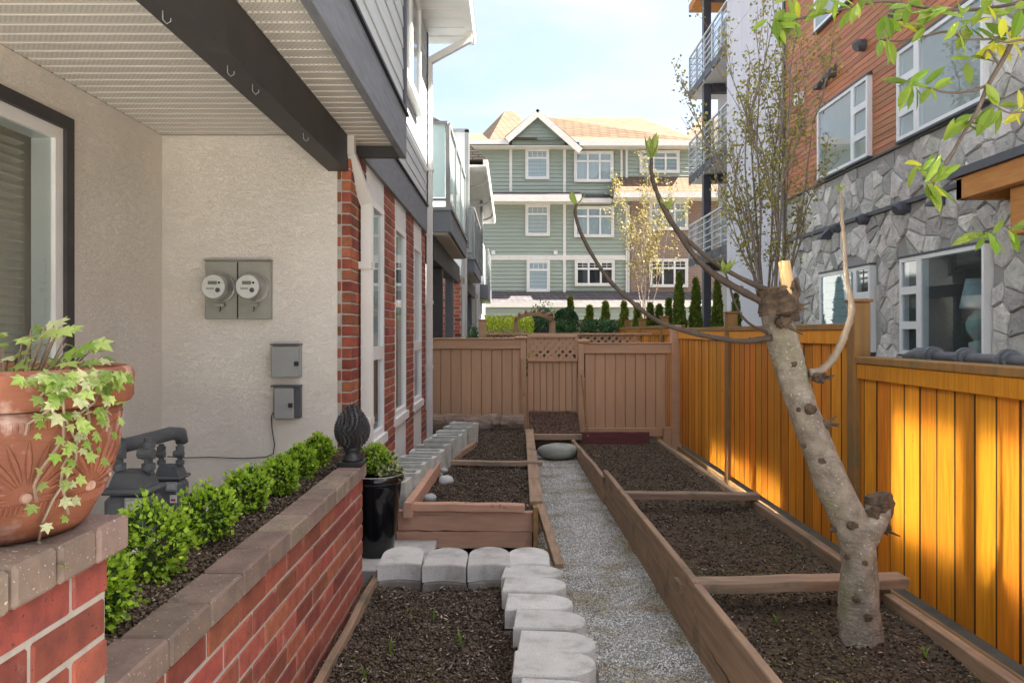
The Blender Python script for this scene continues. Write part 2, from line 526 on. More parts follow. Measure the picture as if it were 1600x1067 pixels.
CEDAR = M('stained_cedar', (.68, .255, .016), (.47, .155, .010), 6, stretch=(11, 11, .6), rough=.5, bump=.35, bscale=30, bstretch=(9, 9, .6), rnd=.24, hue=.010, c3=(.16, .055, .012), c3s=11, c3pos=(.72, .76), spec=.35)
CEDAR_P = M('weathered_cedar_post', (.30, .155, .045), (.22, .12, .045), 3.2, stretch=(9, 9, .8), rough=.7, bump=.4, bscale=30, bstretch=(9, 9, .6), rnd=.1, c3=(.15, .13, .06), c3s=4, c3pos=(.5, .75))
JOINT_C = M('shaded_cedar_joint', (.075, .030, .010), (.05, .022, .008), 20, rough=.9)  # groove shade, with some grime, put into the joint colour
JOINT_B = M('shaded_brown_joint', (.24, .145, .095), (.19, .115, .075), 20, rough=.9)  # seam shade between the brown boards put into a darker colour
CEDAR_K = M('weathered_kickboard', (.34, .20, .085), (.22, .135, .06), 4, stretch=(9, .8, 9), rough=.8, bump=.5, bscale=30, bstretch=(9, .6, 9), rnd=.15)
BROWN = M('brown_fence_paint', (.54, .335, .205), (.49, .30, .183), 4, stretch=(3, 3, .6), rough=.65, bump=.2, bscale=40, bstretch=(9, 9, .7), rnd=.05)
BROWN_D = M('brown_trim_paint', (.53, .325, .20), (.47, .285, .175), 4, stretch=(.6, 3, 3), rough=.65, bump=.25, bscale=40, rnd=.06, c3=(.16, .09, .06), c3s=6, c3pos=(.66, .78))
PLANK = M('weathered_plank', (.33, .22, .145), (.21, .145, .10), 4, stretch=(9, .7, 9), rough=.9, bump=.6, bscale=26, bstretch=(9, .6, 9), rnd=.15, c3=(.12, .11, .07), c3s=5, c3pos=(.54, .72))
PLANK_X = M('weathered_cross_plank', (.34, .24, .165), (.21, .15, .11), 4, stretch=(.7, 9, 9), rough=.9, bump=.6, bscale=26, bstretch=(.6, 9, 9), rnd=.2, c3=(.14, .13, .09), c3s=6, c3pos=(.52, .7))
PINK_PL = M('pinkish_painted_plank', (.52, .31, .215), (.43, .25, .175), 5, stretch=(1, 6, 6), rough=.8, bump=.4, bscale=40, bstretch=(.7, 9, 9), rnd=.08, c3=(.10, .06, .045), c3s=8, c3pos=(.66, .74))
RED_PL = M('dark_red_plank', (.16, .05, .045), (.11, .04, .038), 6, stretch=(1, 6, 6), rough=.8, bump=.4, bscale=40)
LOGM = M('split_log', (.30, .22, .17), (.15, .11, .085), 4, stretch=(.8, 6, 6), rough=.95, bump=1, bscale=14, bstretch=(.7, 7, 7), dist=.02, c3=(.33, .27, .24), c3s=4, c3pos=(.52, .7))
SOIL = M('garden_soil', (.065, .047, .034), (.125, .095, .068), 26, rough=1, bump=1, bscale=90, dist=.012, spec=.1, c3=(.05, .055, .02), c3s=3.5, c3pos=(.58, .75))
CLOD = M('soil_crumb', (.075, .056, .042), (.12, .092, .07), 9, rough=1, island=.75, spec=.1)
CHIP = M('pale_mulch_chip', (.30, .26, .21), (.20, .165, .13), 9, rough=1, island=.75)
MOSS = leaf_mat('moss_green', (.16, .18, .03), (.26, .23, .05), .3, .8)
SPROUT = leaf_mat('sprout_green', (.14, .26, .03), (.22, .34, .05), .4)
GRAVEL_B = M('gravel_bed', (.36, .35, .33), (.48, .47, .44), 60, rough=1, bump=1, bscale=140, dist=.01, c3=(.13, .105, .06), c3s=3, c3pos=(.52, .68))
GRAVEL = M('gravel_chip', (.63, .62, .59), (.50, .49, .465), 5, rough=.85, island=.65, c3=(.36, .285, .16), c3s=3.2, c3pos=(.47, .64))
CONC = M('pale_concrete', (.58, .575, .55), (.46, .455, .435), 9, rough=.9, bump=.8, bscale=170, rnd=.12, c3=(.34, .33, .295), c3s=9, c3pos=(.54, .74), speck=((.30, .29, .27), 230, .62))
CONC_D = M('dark_concrete', (.20, .185, .165), (.13, .12, .105), 12, rough=.95, bump=.6, bscale=120, rnd=.12, c3=(.30, .29, .27), c3s=9, c3pos=(.6, .75))  # darker concrete for the lower blocks
CINDER = M('cinder_block', (.50, .51, .47), (.38, .39, .355), 16, rough=.95, bump=.8, bscale=150, rnd=.12, c3=(.24, .27, .20), c3s=5, c3pos=(.55, .72))
ROCK = M('grey_green_stone', (.33, .34, .295), (.24, .25, .22), 9, rough=.8, bump=.5, bscale=50, dist=.006)
ROCK_L = M('pale_round_stone', (.44, .46, .48), (.36, .37, .38), 14, rough=.8, bump=.3, bscale=60, rnd=.1)
ASPHALT = M('packed_earth', (.10, .09, .075), (.14, .125, .10), 6, rough=1, bump=.6, bscale=50)
BARK = M('smooth_grey_bark', (.345, .305, .25), (.19, .163, .13), 22, stretch=(1, 1, .9), rough=.95, bump=1, bscale=46, bstretch=(1, 1, 1.8), dist=.014, c3=(.24, .235, .14), c3s=8, c3pos=(.55, .72), speck=((.44, .41, .35), 80, .63))
BARK_R = M('rough_cut_bark', (.13, .09, .06), (.045, .032, .024), 30, rough=1, bump=1, bscale=40, dist=.012)
CUTW = M('fresh_cut_wood', (.62, .42, .20), (.50, .32, .14), 12, stretch=(1, 1, .2), rough=.7)
TWIG = M('dark_twig', (.12, .09, .07), (.075, .056, .044), 20, rough=.8, bump=.5, bscale=90)
TWIG_D = M('dark_shoot', (.075, .055, .042), (.05, .038, .03), 20, rough=.75, bump=.5, bscale=90)
TWIG_G = M('grey_brown_twig', (.28, .225, .18), (.19, .15, .12), 20, rough=.85)
TWIG_L = M('pale_shoot', (.29, .23, .165), (.20, .155, .115), 20, rough=.7, bump=.3, bscale=60)
TERRA = M('terracotta', (.27, .098, .054), (.18, .066, .038), 6, rough=.75, bump=.5, bscale=50, bstretch=(.5, .5, 6), c3=(.44, .31, .26), c3s=13, c3pos=(.56, .72), spec=.35)
GALV = M('galvanised_grey', (.33, .33, .29), (.28, .28, .25), 10, rough=.5, metal=.15)
BOXGREY = M('grey_box_paint', (.30, .31, .31), (.26, .27, .27), 8, rough=.5)
GASGREY = M('gas_meter_paint', (.13, .14, .15), (.095, .10, .11), 12, rough=.5, bump=.2, bscale=40)
DARK = M('near_black_metal', (.02, .02, .022), rough=.45)
BLACKPOT = M('black_glaze', (.006, .006, .008), rough=.12, spec=.5, coat=.3)
FINIAL = M('black_iron', (.018, .019, .022), (.03, .03, .034), 20, rough=.42, bump=.3, bscale=70, spec=.5)
STONE = M('split_face_stone', (.63, .595, .54), (.45, .43, .40), 9, stretch=(1, 1, 1), rough=.85, bump=1, bscale=26, dist=.03, rnd=.36, hue=.04, c3=(.52, .47, .38), c3s=4, c3pos=(.58, .76))
STONE_M = M('stone_joint', (.30, .29, .275), (.36, .35, .33), 30, rough=1)
WOODCL = M('red_wood_cladding', (.47, .19, .08), (.32, .115, .048), 3, stretch=(9, .45, 9), rough=.5, bump=.15, bscale=40, bstretch=(9, .4, 9), rnd=.22, hue=.012)
TIMBER = M('orange_timber', (.52, .23, .06), (.42, .17, .04), 4, stretch=(8, .7, 8), rough=.6, bump=.2, bscale=30, c3=(.28, .10, .025), c3s=5, c3pos=(.7, .78))
PANELW = M('pale_metal_panel', (.62, .62, .66), (.57, .57, .61), 2, rough=.45)
SLATE = M('dark_grey_steel', (.085, .088, .10), (.07, .072, .084), 5, rough=.5)
RAILW = M('pale_railing', (.62, .65, .67), rough=.4, metal=.3)
GREEN = M('sage_siding', (.345, .395, .335), (.315, .362, .308), 4, stretch=(.3, 1, 2), rough=.7)
ROOF_T = shingle_mat('tan_shingles', (.185, .13, .09), (.14, .098, .068), (.075, .052, .037), .30, .13)
ROOF_D = shingle_mat('dark_shingles', (.13, .12, .125), (.10, .09, .095), (.05, .045, .045), .30, .13)
ROOF_B = shingle_mat('brown_grey_shingles', (.24, .20, .175), (.18, .15, .13), (.09, .075, .065), .25, .05)
BRICKFAR = shingle_mat('far_brown_brick', (.30, .19, .145), (.22, .14, .11), (.34, .28, .24), .22, .075)
BUDLEAF = leaf_mat('opening_bud', (.20, .26, .06), (.26, .33, .09), .4)
LEAF_FG = leaf_mat('young_leaf', (.16, .28, .03), (.31, .41, .06), .55, .4, attr='obj', val=.25)
LEAF_SUNNY = leaf_mat('sunlit_young_leaf', (.52, .54, .04), (.60, .56, .06), .5, .4, attr='obj', val=.15)  # sunlight on the leaves put into a yellower, brighter colour
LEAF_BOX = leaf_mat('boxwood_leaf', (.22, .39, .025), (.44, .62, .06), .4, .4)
LEAF_BOXD = leaf_mat('boxwood_inner_leaf', (.035, .085, .015), (.06, .13, .02), .25, .45)  # darker green for the inner leaves
LEAF_IVY = leaf_mat('ivy_leaf', (.20, .34, .05), (.42, .52, .17), .4, .4, attr='obj', val=.3)
LEAF_IVYP = leaf_mat('pale_ivy_leaf', (.50, .56, .32), (.56, .56, .30), .4, .5, attr='obj', val=.2)
LEAF_TREE = leaf_mat('bronze_green_leaf', (.32, .31, .07), (.46, .40, .12), .45, .5)
LEAF_CED = leaf_mat('cedar_hedge_leaf', (.09, .15, .02), (.22, .27, .04), .25, .6)
LEAF_LIME = leaf_mat('sunlit_hedge_leaf', (.40, .52, .03), (.58, .64, .07), .4, .45)  # lime leaf with sunlight put into its raised brightness
LEAF_DK = leaf_mat('dark_shrub_leaf', (.03, .08, .025), (.07, .15, .05), .25, .4)

# ------------------------------------------------------------------ windows
def TX(x, y, z):      # wall facing +X: u=+Y, v=+Z, n=+X
    return Matrix(((0, 0, 1, x), (1, 0, 0, y), (0, 1, 0, z), (0, 0, 0, 1)))
def TXn(x, y, z):     # wall facing -X
    return Matrix(((0, 0, -1, x), (1, 0, 0, y), (0, 1, 0, z), (0, 0, 0, 1)))
def TY(x, y, z):      # wall facing -Y
    return Matrix(((1, 0, 0, x), (0, 0, -1, y), (0, 1, 0, z), (0, 0, 0, 1)))

def frame_bars(mb, u0, v0, u1, v1, fw, n0, n1):
    mb.box(u0, u1, v0, v0 + fw, n0, n1); mb.box(u0, u1, v1 - fw, v1, n0, n1)
    mb.box(u0, u0 + fw, v0 + fw, v1 - fw, n0, n1); mb.box(u1 - fw, u1, v0 + fw, v1 - fw, n0, n1)

def window(parent, T, w, h, panes, fw=.05, nf=(0, .06), pane=PANE, inside=None, ni=.004, frame=WHITE, grid=None, sill=0, trim=0, trim_mat=None, name='window', slat=.05):
    mb = MB(T)
    for (a, b, c, d) in panes: frame_bars(mb, a * w, b * h, c * w, d * h, fw, nf[0], nf[1])
    win = mb.build(name, frame, parent)
    for k, (a, b, c, d) in enumerate(panes):
        MB(T).box(a * w + fw, c * w - fw, b * h + fw, d * h - fw, nf[1] - .026, nf[1] - .020).build('pane', pane, win)
    if grid:            # small muntin bars: (pane index, columns, rows)
        g = MB(T)
        for (k, cu, rv) in grid:
            a, b, c, d = panes[k]
            for i in range(1, cu):
                u = a * w + (c - a) * w * i / cu; g.box(u - .011, u + .011, b * h + fw, d * h - fw, nf[1] - .018, nf[1] - .008)
            for i in range(1, rv):
                v = b * h + (d - b) * h * i / rv; g.box(a * w + fw, c * w - fw, v - .011, v + .011, nf[1] - .0175, nf[1] - .0085)
        g.build('muntin', frame, win)
    if inside == 'blind':
        s = MB(T); v = .05
        while v < h - .05:
            s.add([(.03, v, ni), (w - .03, v, ni), (w - .03, v + slat * .92, ni + slat * .35), (.03, v + slat * .92, ni + slat * .35)], [(0, 1, 2, 3)])
            v += slat
        s.build('blind', BLIND, win)
    elif inside is not None:
        MB(T).box(.02, w - .02, .02, h - .02, ni, ni + .004).build('curtain' if inside is CURTAIN else 'room_backdrop', inside, win)
    if sill: MB(T).box(-.05, w + .05, -.07, -.002, nf[0], nf[1] + sill).build('sill', frame, win)
    if trim:
        t = MB(T); m = trim
        t.box(-m, w + m, h + .001, h + m, nf[0], nf[1] + .012); t.box(-m, w + m, -m, -.001, nf[0], nf[1] + .012)
        t.box(-m, -.001, 0, h, nf[0], nf[1] + .01); t.box(w + .001, w + m, 0, h, nf[0], nf[1] + .01)
        t.build('trim', trim_mat or frame, win)
    return win

def brick_face(parent, mat, axis, fixed, a0, a1, z0, z1, L=.2087, H=.0745, mort=.010, depth=.095, out=1, phase=0., jit=.0015, off=.004):
    """running-bond bricks on a face; axis 'y': face in the YZ plane at x=fixed, 'x': face in the XZ plane at y=fixed; out = outward sign"""
    rows = int(round((z1 - z0) / H)); H = (z1 - z0) / rows
    for r in range(rows):
        a = a0 - ((phase + .5 * (r % 2)) % 1.0) * L
        while a < a1 - .001:
            b0, b1 = max(a + mort / 2, a0), min(a + L - mort / 2, a1)
            a += L
            if b1 - b0 < .018: continue
            zz0, zz1 = z0 + r * H + mort / 2, z0 + (r + 1) * H - mort / 2
            d = off + RNG.uniform(-jit, jit)
            f1, f0 = fixed + out * d, fixed - out * depth
            if axis == 'y': piece('brick', parent, mat, f0, f1, b0, b1, zz0, zz1, .004, jit=.004)
            else: piece('brick', parent, mat, b0, b1, f0, f1, zz0, zz1, .004, jit=.004)

# ------------------------------------------------------------------ ground
g = MB().add([(-120, -40, -.13), (120, -40, -.13), (120, 200, -.13), (-120, 200, -.13)], [(0, 1, 2, 3)]).build('ground', ASPHALT)
tag(g, 'brown packed earth showing between the garden beds', 'ground', kind='structure')

def sheet(name, x0, x1, y0, y1, z, mat, step=.03, amp=.012, sc=9, seed=3, edge=None, label='', cat='soil', zf=None):
    nx, ny = max(2, int((x1 - x0) / step)), max(2, int((y1 - y0) / step))
    gx, gy = np.meshgrid(np.linspace(x0, x1, nx), np.linspace(y0, y1, ny))
    if edge is not None:
        e0, e1 = edge
        t = (gx - x0) / (x1 - x0)
        gx = e0(gy) * (1 - t) + e1(gy) * t
    gz = z + amp * (fbm(gx * sc, gy * sc, seed) - .5) * 2
    if zf is not None: gz = gz + zf(gx, gy)
    V = np.stack([gx, gy, gz], -1).reshape(-1, 3)
    i, j = np.meshgrid(np.arange(nx - 1), np.arange(ny - 1))
    a = (j * nx + i).ravel()
    o = np_mesh(name, V, np.stack([a, a + 1, a + nx + 1, a + nx], 1), mat, smooth=True)
    return tag(o, label, cat, kind='structure')

def litter(name, n, x0, x1, y0, y1, z, s, mat, sq=(1, 1, .6), amp=.012, sc=9, seed=3, edge=None, zf=None, TV=OCT_V, TF=OCT_F, label='', cat='soil', near=2.0, parent=None, elong=None, keep=None):
    t = NR.random(n); u = NR.random(n) ** near if near != 1 else NR.random(n)
    y = y0 + (y1 - y0) * u
    if edge is not None: x = edge[0](y) * (1 - t) + edge[1](y) * t
    else: x = x0 + (x1 - x0) * t
    if keep is not None:
        k = keep(x, y); x, y = x[k], y[k]
    zz = z + amp * (fbm(x * sc, y * sc, seed) - .5) * 2
    if zf is not None: zz = zz + zf(x, y)
    m = len(x)
    size = NR.uniform(s[0], s[1], (m, 3)) * (np.array(elong)[None] if elong else 1)
    o = scatter(name, np.stack([x, y, zz], 1), size, TV, TF, mat, parent, squash=sq)
    return tag(o, label, cat, kind='stuff') if label else o

# gravel path, running back between the beds
gl = lambda y: .13 + .0 * y + np.where(y < 4.2, .06, .02)
gr = lambda y: .80 - .012 * y
sheet('gravel_path', .1, .8, .9, 8.25, -.008, GRAVEL_B, .05, .008, 5, 5, (gl, gr), 'pale grey gravel path running back between the planting beds', 'path')
litter('gravel', 60000, 0, 0, 1.9, 8.2, -.004, (.0026, .0058), GRAVEL, (1, 1, .7), .008, 5, 5, (gl, gr), label='loose pale grey gravel chips covering the garden path', cat='gravel', near=1.7)
litter('path_moss', 2600, 0, 0, 2.0, 8, .002, (.004, .012), MOSS, (1, 1, .7), .008, 5, 5, (gl, gr), TV=LEAF_V, TF=LEAF_F, label='yellow green moss and weeds growing through the gravel', cat='moss',
       keep=lambda x, y: (fbm(x * 4, y * 3, 41) > .53))

# concrete pad between planter end and raised bed, porch slab behind the planter
tag(MB().box(-1.02, -.45, 3.93, 4.50, -.12, .035, .006).build('concrete_pad', CONC), 'small pale concrete pad under the black pot', 'pad', kind='structure')
tag(MB().box(-2.07, -1.16, -1.5, 4.385, -.12, .30).build('porch_slab', CONC), 'concrete porch slab behind the brick planter', 'slab', kind='structure')

# ------------------------------------------------------------------ the near townhouse
TH = thing('townhouse', 'near townhouse with beige stucco, brick piers, vented soffit and blue grey siding', 'house')
WX, BX, DW = -2.08, -.951, 4.39       # porch side wall, bay wall, porch back wall
CEIL = 2.476
w = MB()
w.box(-4.0, -1.035, DW, DW + .2, -.12, CEIL)
w.build('stucco_wall', STUCCO, TH)
w = MB()
w.box(WX - .16, WX, 3.46, DW, -.12, CEIL); w.box(WX - .16, WX, -1.5, 3.46, 2.30, CEIL)
w.box(WX - .16, WX, -1.5, 3.46, -.12, .70); w.box(WX - .16, WX, -1.5, 1.7, .70, 2.30)
w.build('stucco_wall', STUCCO, TH)
# porch window with blinds
T = TX(WX, 1.70, .70)
win = window(TH, T, 1.70, 1.54, [(0, 0, 1, 1)], .055, (-.10, .012), PANE, None)
t = MB(T); t.box(-.001, 1.76, 1.541, 1.60, -.10, .030); t.box(1.701, 1.76, -.0, 1.541, -.10, .0299); t.build('trim', BEAM, win)
MB(T).box(1.25, 2.3, .0, 1.53, -.215, -.20).build('curtain', M('beige_curtain', (.72, .64, .50), (.62, .54, .42), 5, stretch=(9, 9, .3), rough=.8), win)
for k in range(36):
    z = .03 + k * .0405
    a = link('slat', _cache.setdefault('slat', MB().box(-.0013, .0013, -.80, .80, -.021, .021).mesh('slat', BLIND)), win, (WX - .13, 1.70 + .815, .70 + z))
    a.rotation_euler = (0, math.radians(74), 0)
MB().tube([(WX - .14, 3.0, .75), (WX - .14, 3.0, 2.2)], .002, 5).tube([(WX - .14, 3.03, .75), (WX - .14, 3.03, 2.2)], .002, 5).build('blind_cord', BLIND, win)
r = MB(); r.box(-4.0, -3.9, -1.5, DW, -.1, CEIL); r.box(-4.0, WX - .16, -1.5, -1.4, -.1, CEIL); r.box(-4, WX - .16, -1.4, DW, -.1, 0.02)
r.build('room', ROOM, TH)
# soffit panels running across, and their ribs
def soffit(x0, x1, y0, y1, z, pitch=.088):
    s = MB().box(x0, x1, y0, y1, z + .02, z + .05).build('soffit', SOFFIT_RIB, TH)
    n = int((y1 - y0) / pitch)
    for k in range(n):
        a = y1 - (k + 1) * pitch
        piece('soffit_strip', s, SOFFIT, x0, x1, a + .009, a + pitch - .009, z, z + .018, .003)
        piece('soffit_rib', s, SOFFIT_RIB, x0, x1, a - .0045, a + .0045, z + .003, z + .019, .002)
    return s
soffit(WX, -1.09, -.6, DW, CEIL)
soffit(-.97, -.70, .4, 4.62, 2.47)
# dark beam
MB().box(-1.09, -.97, -1.5, DW + .02, 2.262, 2.52, .004).build('beam', BEAM, TH)
for y, x in ((2.65, -1.02), (2.85, -1.0), (3.55, -1.0), (2.2, -1.04)):
    MB().tube([(x, y, 2.265), (x, y, 2.235), (x + .012, y, 2.222), (x + .024, y, 2.23), (x + .024, y, 2.24)], .0016, 5).build('cup_hook', BOXGREY, TH)
# overhang: outer fascia, end fascia, floor box above
MB().box(-.70, -.66, -1.5, 4.66, 2.40, 2.667, .003).build('fascia', BAND, TH)
MB().box(-.97, -.701, 4.62, 4.66, 2.40, 2.667, .003).build('fascia', BEAM, TH)
MB().box(-.71, -.645, -1.5, 4.675, 2.668, 2.685).build('flashing', DARK, TH)
up = MB(); up.box(-6, -.70, -1.5, 4.62, 2.53, 4.64); up.build('upper_storey', BAND, TH)
sd = MB().box(-.70, -.69, -1.5, 4.62, 2.686, 4.64).build('siding_wall', BAND, TH)
for k in range(15):
    z = 2.69 + k * .13
    o = piece('siding_board', sd, SIDING, -.006, .006, -1.5, 4.60, 0, .142, .002)
    o.location = (-.679, 1.55, z + .068); o.rotation_euler = (0, math.radians(-3.5), 0)
MB().box(-.70, -.655, 4.60, 4.665, 2.686, 4.64, .002).build('corner_trim', SLATE, TH)
for (y0, y1) in ((2.35, 3.75), (.3, 1.7)):
    window(TH, TX(-.672, y0, 3.70), y1 - y0, .95, [(0, 0, .5, 1), (.5, 0, 1, 1)], .05, (0, .05), PANE_UP, CURTAIN, ni=.006)
# bay wall with brick piers and three tall windows
Z0, ZB = -.12, 2.41
core = MB()
piers = [(DW, 4.86), (5.54, 6.06), (6.70, 7.23), (7.86, 8.22)]
for i, (a, b) in enumerate(piers):
    pr = MB().box(-1.4 if i else -1.035, BX - .006, a + (.006 if i == 0 else 0), b, Z0, ZB).build('brick_pier', MORTAR, TH)
    brick_face(pr, BRICK_H, 'y', BX - .006, a + (.0 if i else .0), b, Z0, ZB, H=.0667, L=.215, phase=RNG.random(), depth=.05)
    if i == 0:
        brick_face(pr, BRICK_H, 'x', a + .006, -1.035, BX - .062, Z0, ZB, H=.0667, L=.215, phase=.0, out=-1, depth=.03)
bays = [(4.86, 5.54, .555, 2.22), (6.06, 6.70, .60, 2.20), (7.23, 7.86, .60, 2.18)]
for i, (a, b, z0, z1) in enumerate(bays):
    MB().box(-1.15, BX - .004, a, b, Z0, z0).build('stucco_panel', STUCCO_W, TH); MB().box(-1.15, BX - .004, a, b, z1, ZB).build('stucco_panel', STUCCO_W, TH)
    hh = z1 - z0
    if i == 1: pn, ins = [(0, 0, 1, 1)], None
    else: pn, ins = [(0, .0, 1, .36), (0, .36, 1, 1)], None
    wn_ = window(TH, TX(BX - .02, a, z0), b - a, hh, pn, .045, (-.05, .02), PANE, None, sill=.02)
    if i != 1: MB(TX(BX - .03, a, z0)).box(.045, b - a - .045, .045, hh * .36 - .045, -.012, -.010).build('insect_screen', SCREEN, wn_)
    cu = MB(TX(BX - .16, a, z0)); nf = 22
    pts = [(k / nf * (b - a), .025 * math.sin(k * 1.9)) for k in range(nf + 1)]
    for k in range(nf):
        if i == 1 and .3 < k / nf < .62: continue
        cu.add([(pts[k][0], .0, pts[k][1]), (pts[k + 1][0], .0, pts[k + 1][1]), (pts[k + 1][0], hh, pts[k + 1][1]), (pts[k][0], hh, pts[k][1])], [(0, 1, 2, 3)])
    cu.build('curtain', CURTAIN, wn_)
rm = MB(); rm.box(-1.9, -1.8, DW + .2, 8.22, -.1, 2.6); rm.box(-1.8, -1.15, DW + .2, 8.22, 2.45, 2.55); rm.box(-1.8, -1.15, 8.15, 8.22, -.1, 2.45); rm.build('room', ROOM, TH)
MB().box(-6, -1.95, DW + .25, 8.22, -.12, 4.6).build('light_block_core', ROOM, TH)  # hidden box added inside the house to block sky light
MB().box(-1.1, BX + .022, 4.667, 8.24, ZB, 2.70, .003).build('belt_board', BAND, TH)
MB().box(-1.1, BX + .04, 4.667, 8.25, 2.701, 2.715).build('flashing', DARK, TH)
sd = MB().box(-6, BX - .002, 4.62, 8.22, 2.716, 4.64).build('siding_wall', BAND, TH)
for k in range(17):
    z = 2.72 + k * .112
    o = piece('siding_board', sd, SIDING, -.005, .005, 4.667, 8.20, 0, .124, .002)
    o.location = (BX + .012, (4.667 + 8.20) / 2, z + .06); o.rotation_euler = (0, math.radians(-3.5), 0)
MB().box(BX - .05, BX + .03, 8.19, 8.25, 2.716, 4.64).build('corner_trim', SLATE, TH)
window(TH, TX(BX + .022, 5.2, 3.50), 2.05, 1.0, [(0, 0, .33, 1), (.33, 0, .67, 1), (.67, 0, 1, 1)], .055, (0, .05), PANE_UP, CURTAIN, ni=.006, sill=.02)
# eave with boxed soffit, gutter, roof above
ev = MB().box(-6, -.50, 4.70, 8.55, 4.655, 4.69).build('eave_soffit', WHITE, TH)
for k in range(16): piece('soffit_rib', ev, CREAM, -.95, -.51, 4.8 + k * .235, 4.81 + k * .235, 4.648, 4.656, .001)
gm = MB(); gm.prism([(-.51, 4.66), (-.42, 4.66), (-.40, 4.72), (-.405, 4.79), (-.51, 4.79)], -1.6, 8.60, lambda a, b, c: (a, c, b)); gm.build('gutter', WHITE, TH)
MB().prism([(-.40, 4.79), (-6, 4.79), (-6, 6.2), (-4.2, 6.2)], -1.7, 8.62, lambda a, b, c: (a, c, b)).build('roof', ROOF_B, TH)
# downspouts
dp = MB()
dp.bar((-.968, 4.40, 2.47), (-.968, 4.40, 2.36), .075, .06, (0, 1, 0)); dp.bar((-.968, 4.40, 2.375), (-.905, 4.66, 2.10), .075, .06, (0, 1, 0))
dp.box(-.94, -.875, 4.615, 4.695, .10, 2.13)
for k in range(4): dp.box(-.9425 + .0, -.8735, 4.627 + k * .018, 4.632 + k * .018, .12, 2.10)
dp.box(-.955, -.872, 4.60, 4.71, 1.70, 1.745); dp.box(-.955, -.872, 4.60, 4.71, .72, .765)
dp.build('downspout', PIPE_W, TH)
dp = MB()
dp.bar((-.47, 8.25, 4.68), (-.47, 8.25, 4.55), .075, .06, (0, 1, 0)); dp.bar((-.47, 8.25, 4.58), (-.905, 8.22, 4.33), .07, .07, (0, 1, 0))
dp.box(-.935, -.875, 8.19, 8.262, .10, 4.36); dp.bar((-.905, 8.22, .12), (-.86, 8.10, .05), .07, .06, (0, 1, 0))
for z in (.9, 1.62, 3.1): dp.box(-.955, -.868, 8.18, 8.272, z, z + .04)
dp.build('downspout', PIPE_W, TH)

# ------------------------------------------------------------------ brick planter with pillar and coping
PL = thing('brick_planter', 'low red brick planter wall with brown coping and a taller end pillar', 'planter')
FX = -.72
wall = MB().box(-.81, FX - .004, 1.31, 3.575, -.12, .596).build('planter_wall', MORTAR, PL)
brick_face(wall, BRICK, 'y', FX - .004, 1.30, 3.58, -.149, .596, phase=.35)
brick_face(wall, BRICK, 'x', 3.575, -.81, FX - .11, -.149, .596, phase=.2, out=1, depth=.03)
cp = MB().box(-.808, FX + .002, 1.33, 3.58, .597, .66).build('coping', MORTAR, PL)
y = 1.325
while y < 3.60:
    y2 = min(y + .2025, 3.605)
    piece('coping_brick', cp, COPING, -.818 + RNG.uniform(-.002, .002), FX + .014, y + .003, y2 - .003, .599, .668 + RNG.uniform(-.002, .002), .006, jit=.004)
    y += .2085
pil = MB().box(-1.12, FX - .004, .62, 1.312, -.12, .91).build('pillar', MORTAR, PL)
brick_face(pil, BRICK, 'y', FX - .004, .62, 1.316, -.132, .91, phase=.68, H=.0745, off=.004)
brick_face(pil, BRICK, 'x', 1.312, -1.12, FX - .11, -.132, .91, phase=.3, out=1, depth=.03)
cp = MB().box(-1.13, FX + .004, .62, 1.318, .911, .966).build('coping', MORTAR, PL)
y = .60
while y < 1.33:
    for (xa, xb) in ((-.93, FX + .03), (-1.15, -.936)):
        piece('coping_brick', cp, COPING, xa, xb, y + .003, min(y + .103, 1.345) - .003, .912, .974 + RNG.uniform(-.002, .002), .006, jit=.004)
    y += .1055
MB().box(-1.22, -1.16, 1.32, 4.385, -.12, .60).build('back_wall', CONC, PL)
MB().box(-1.16, -.81, 3.50, 3.575, -.12, .60).build('end_wall', MORTAR, PL)
sheet('planter_soil', -1.165, -.806, 1.30, 4.38, .615, SOIL, .02, .018, 10, 21, None, 'dark crumbly soil inside the brick planter')
litter('planter_soil_crumbs', 9000, -1.16, -.815, 1.45, 4.3, .618, (.003, .010), CLOD, (1, 1, .7), .018, 10, 21, label='loose soil crumbs in the brick planter', near=1.2)
litter('planter_soil_perlite', 650, -1.16, -.815, 1.45, 4.3, .624, (.002, .006), CHIP, (1, 1, .7), .018, 10, 21, label='pale flecks scattered over the planter soil', near=1.2)

# ------------------------------------------------------------------ neighbouring townhouses of the same row
def rail_glass(parent, p0, p1, z0, z1, npan, mat=MILK):
    """framed glass balustrade between two ground points"""
    p0, p1 = Vector((*p0, 0)), Vector((*p1, 0))
    fr = MB()
    fr.bar(p0 + Vector((0, 0, z1)), p1 + Vector((0, 0, z1)), .06, .04)
    fr.bar(p0 + Vector((0, 0, z0 + .10)), p1 + Vector((0, 0, z0 + .10)), .03, .03)
    for k in range(npan + 1):
        q = p0.lerp(p1, k / npan); fr.box(q.x - .025, q.x + .025, q.y - .025, q.y + .025, z0, z1 - .02)
    o = fr.build('balcony_rail', RAILG, parent)
    for k in range(npan):
        a, b = p0.lerp(p1, (k + .06) / npan), p0.lerp(p1, (k + .94) / npan)
        MB().bar(a + Vector((0, 0, (z0 + .13 + z1 - .03) / 2)), b + Vector((0, 0, (z0 + .13 + z1 - .03) / 2)), .008, z1 - z0 - .16).build('glass_panel', mat, o)
RAILG = M('grey_rail_paint', (.30, .31, .31), (.26, .27, .27), 4, rough=.5)

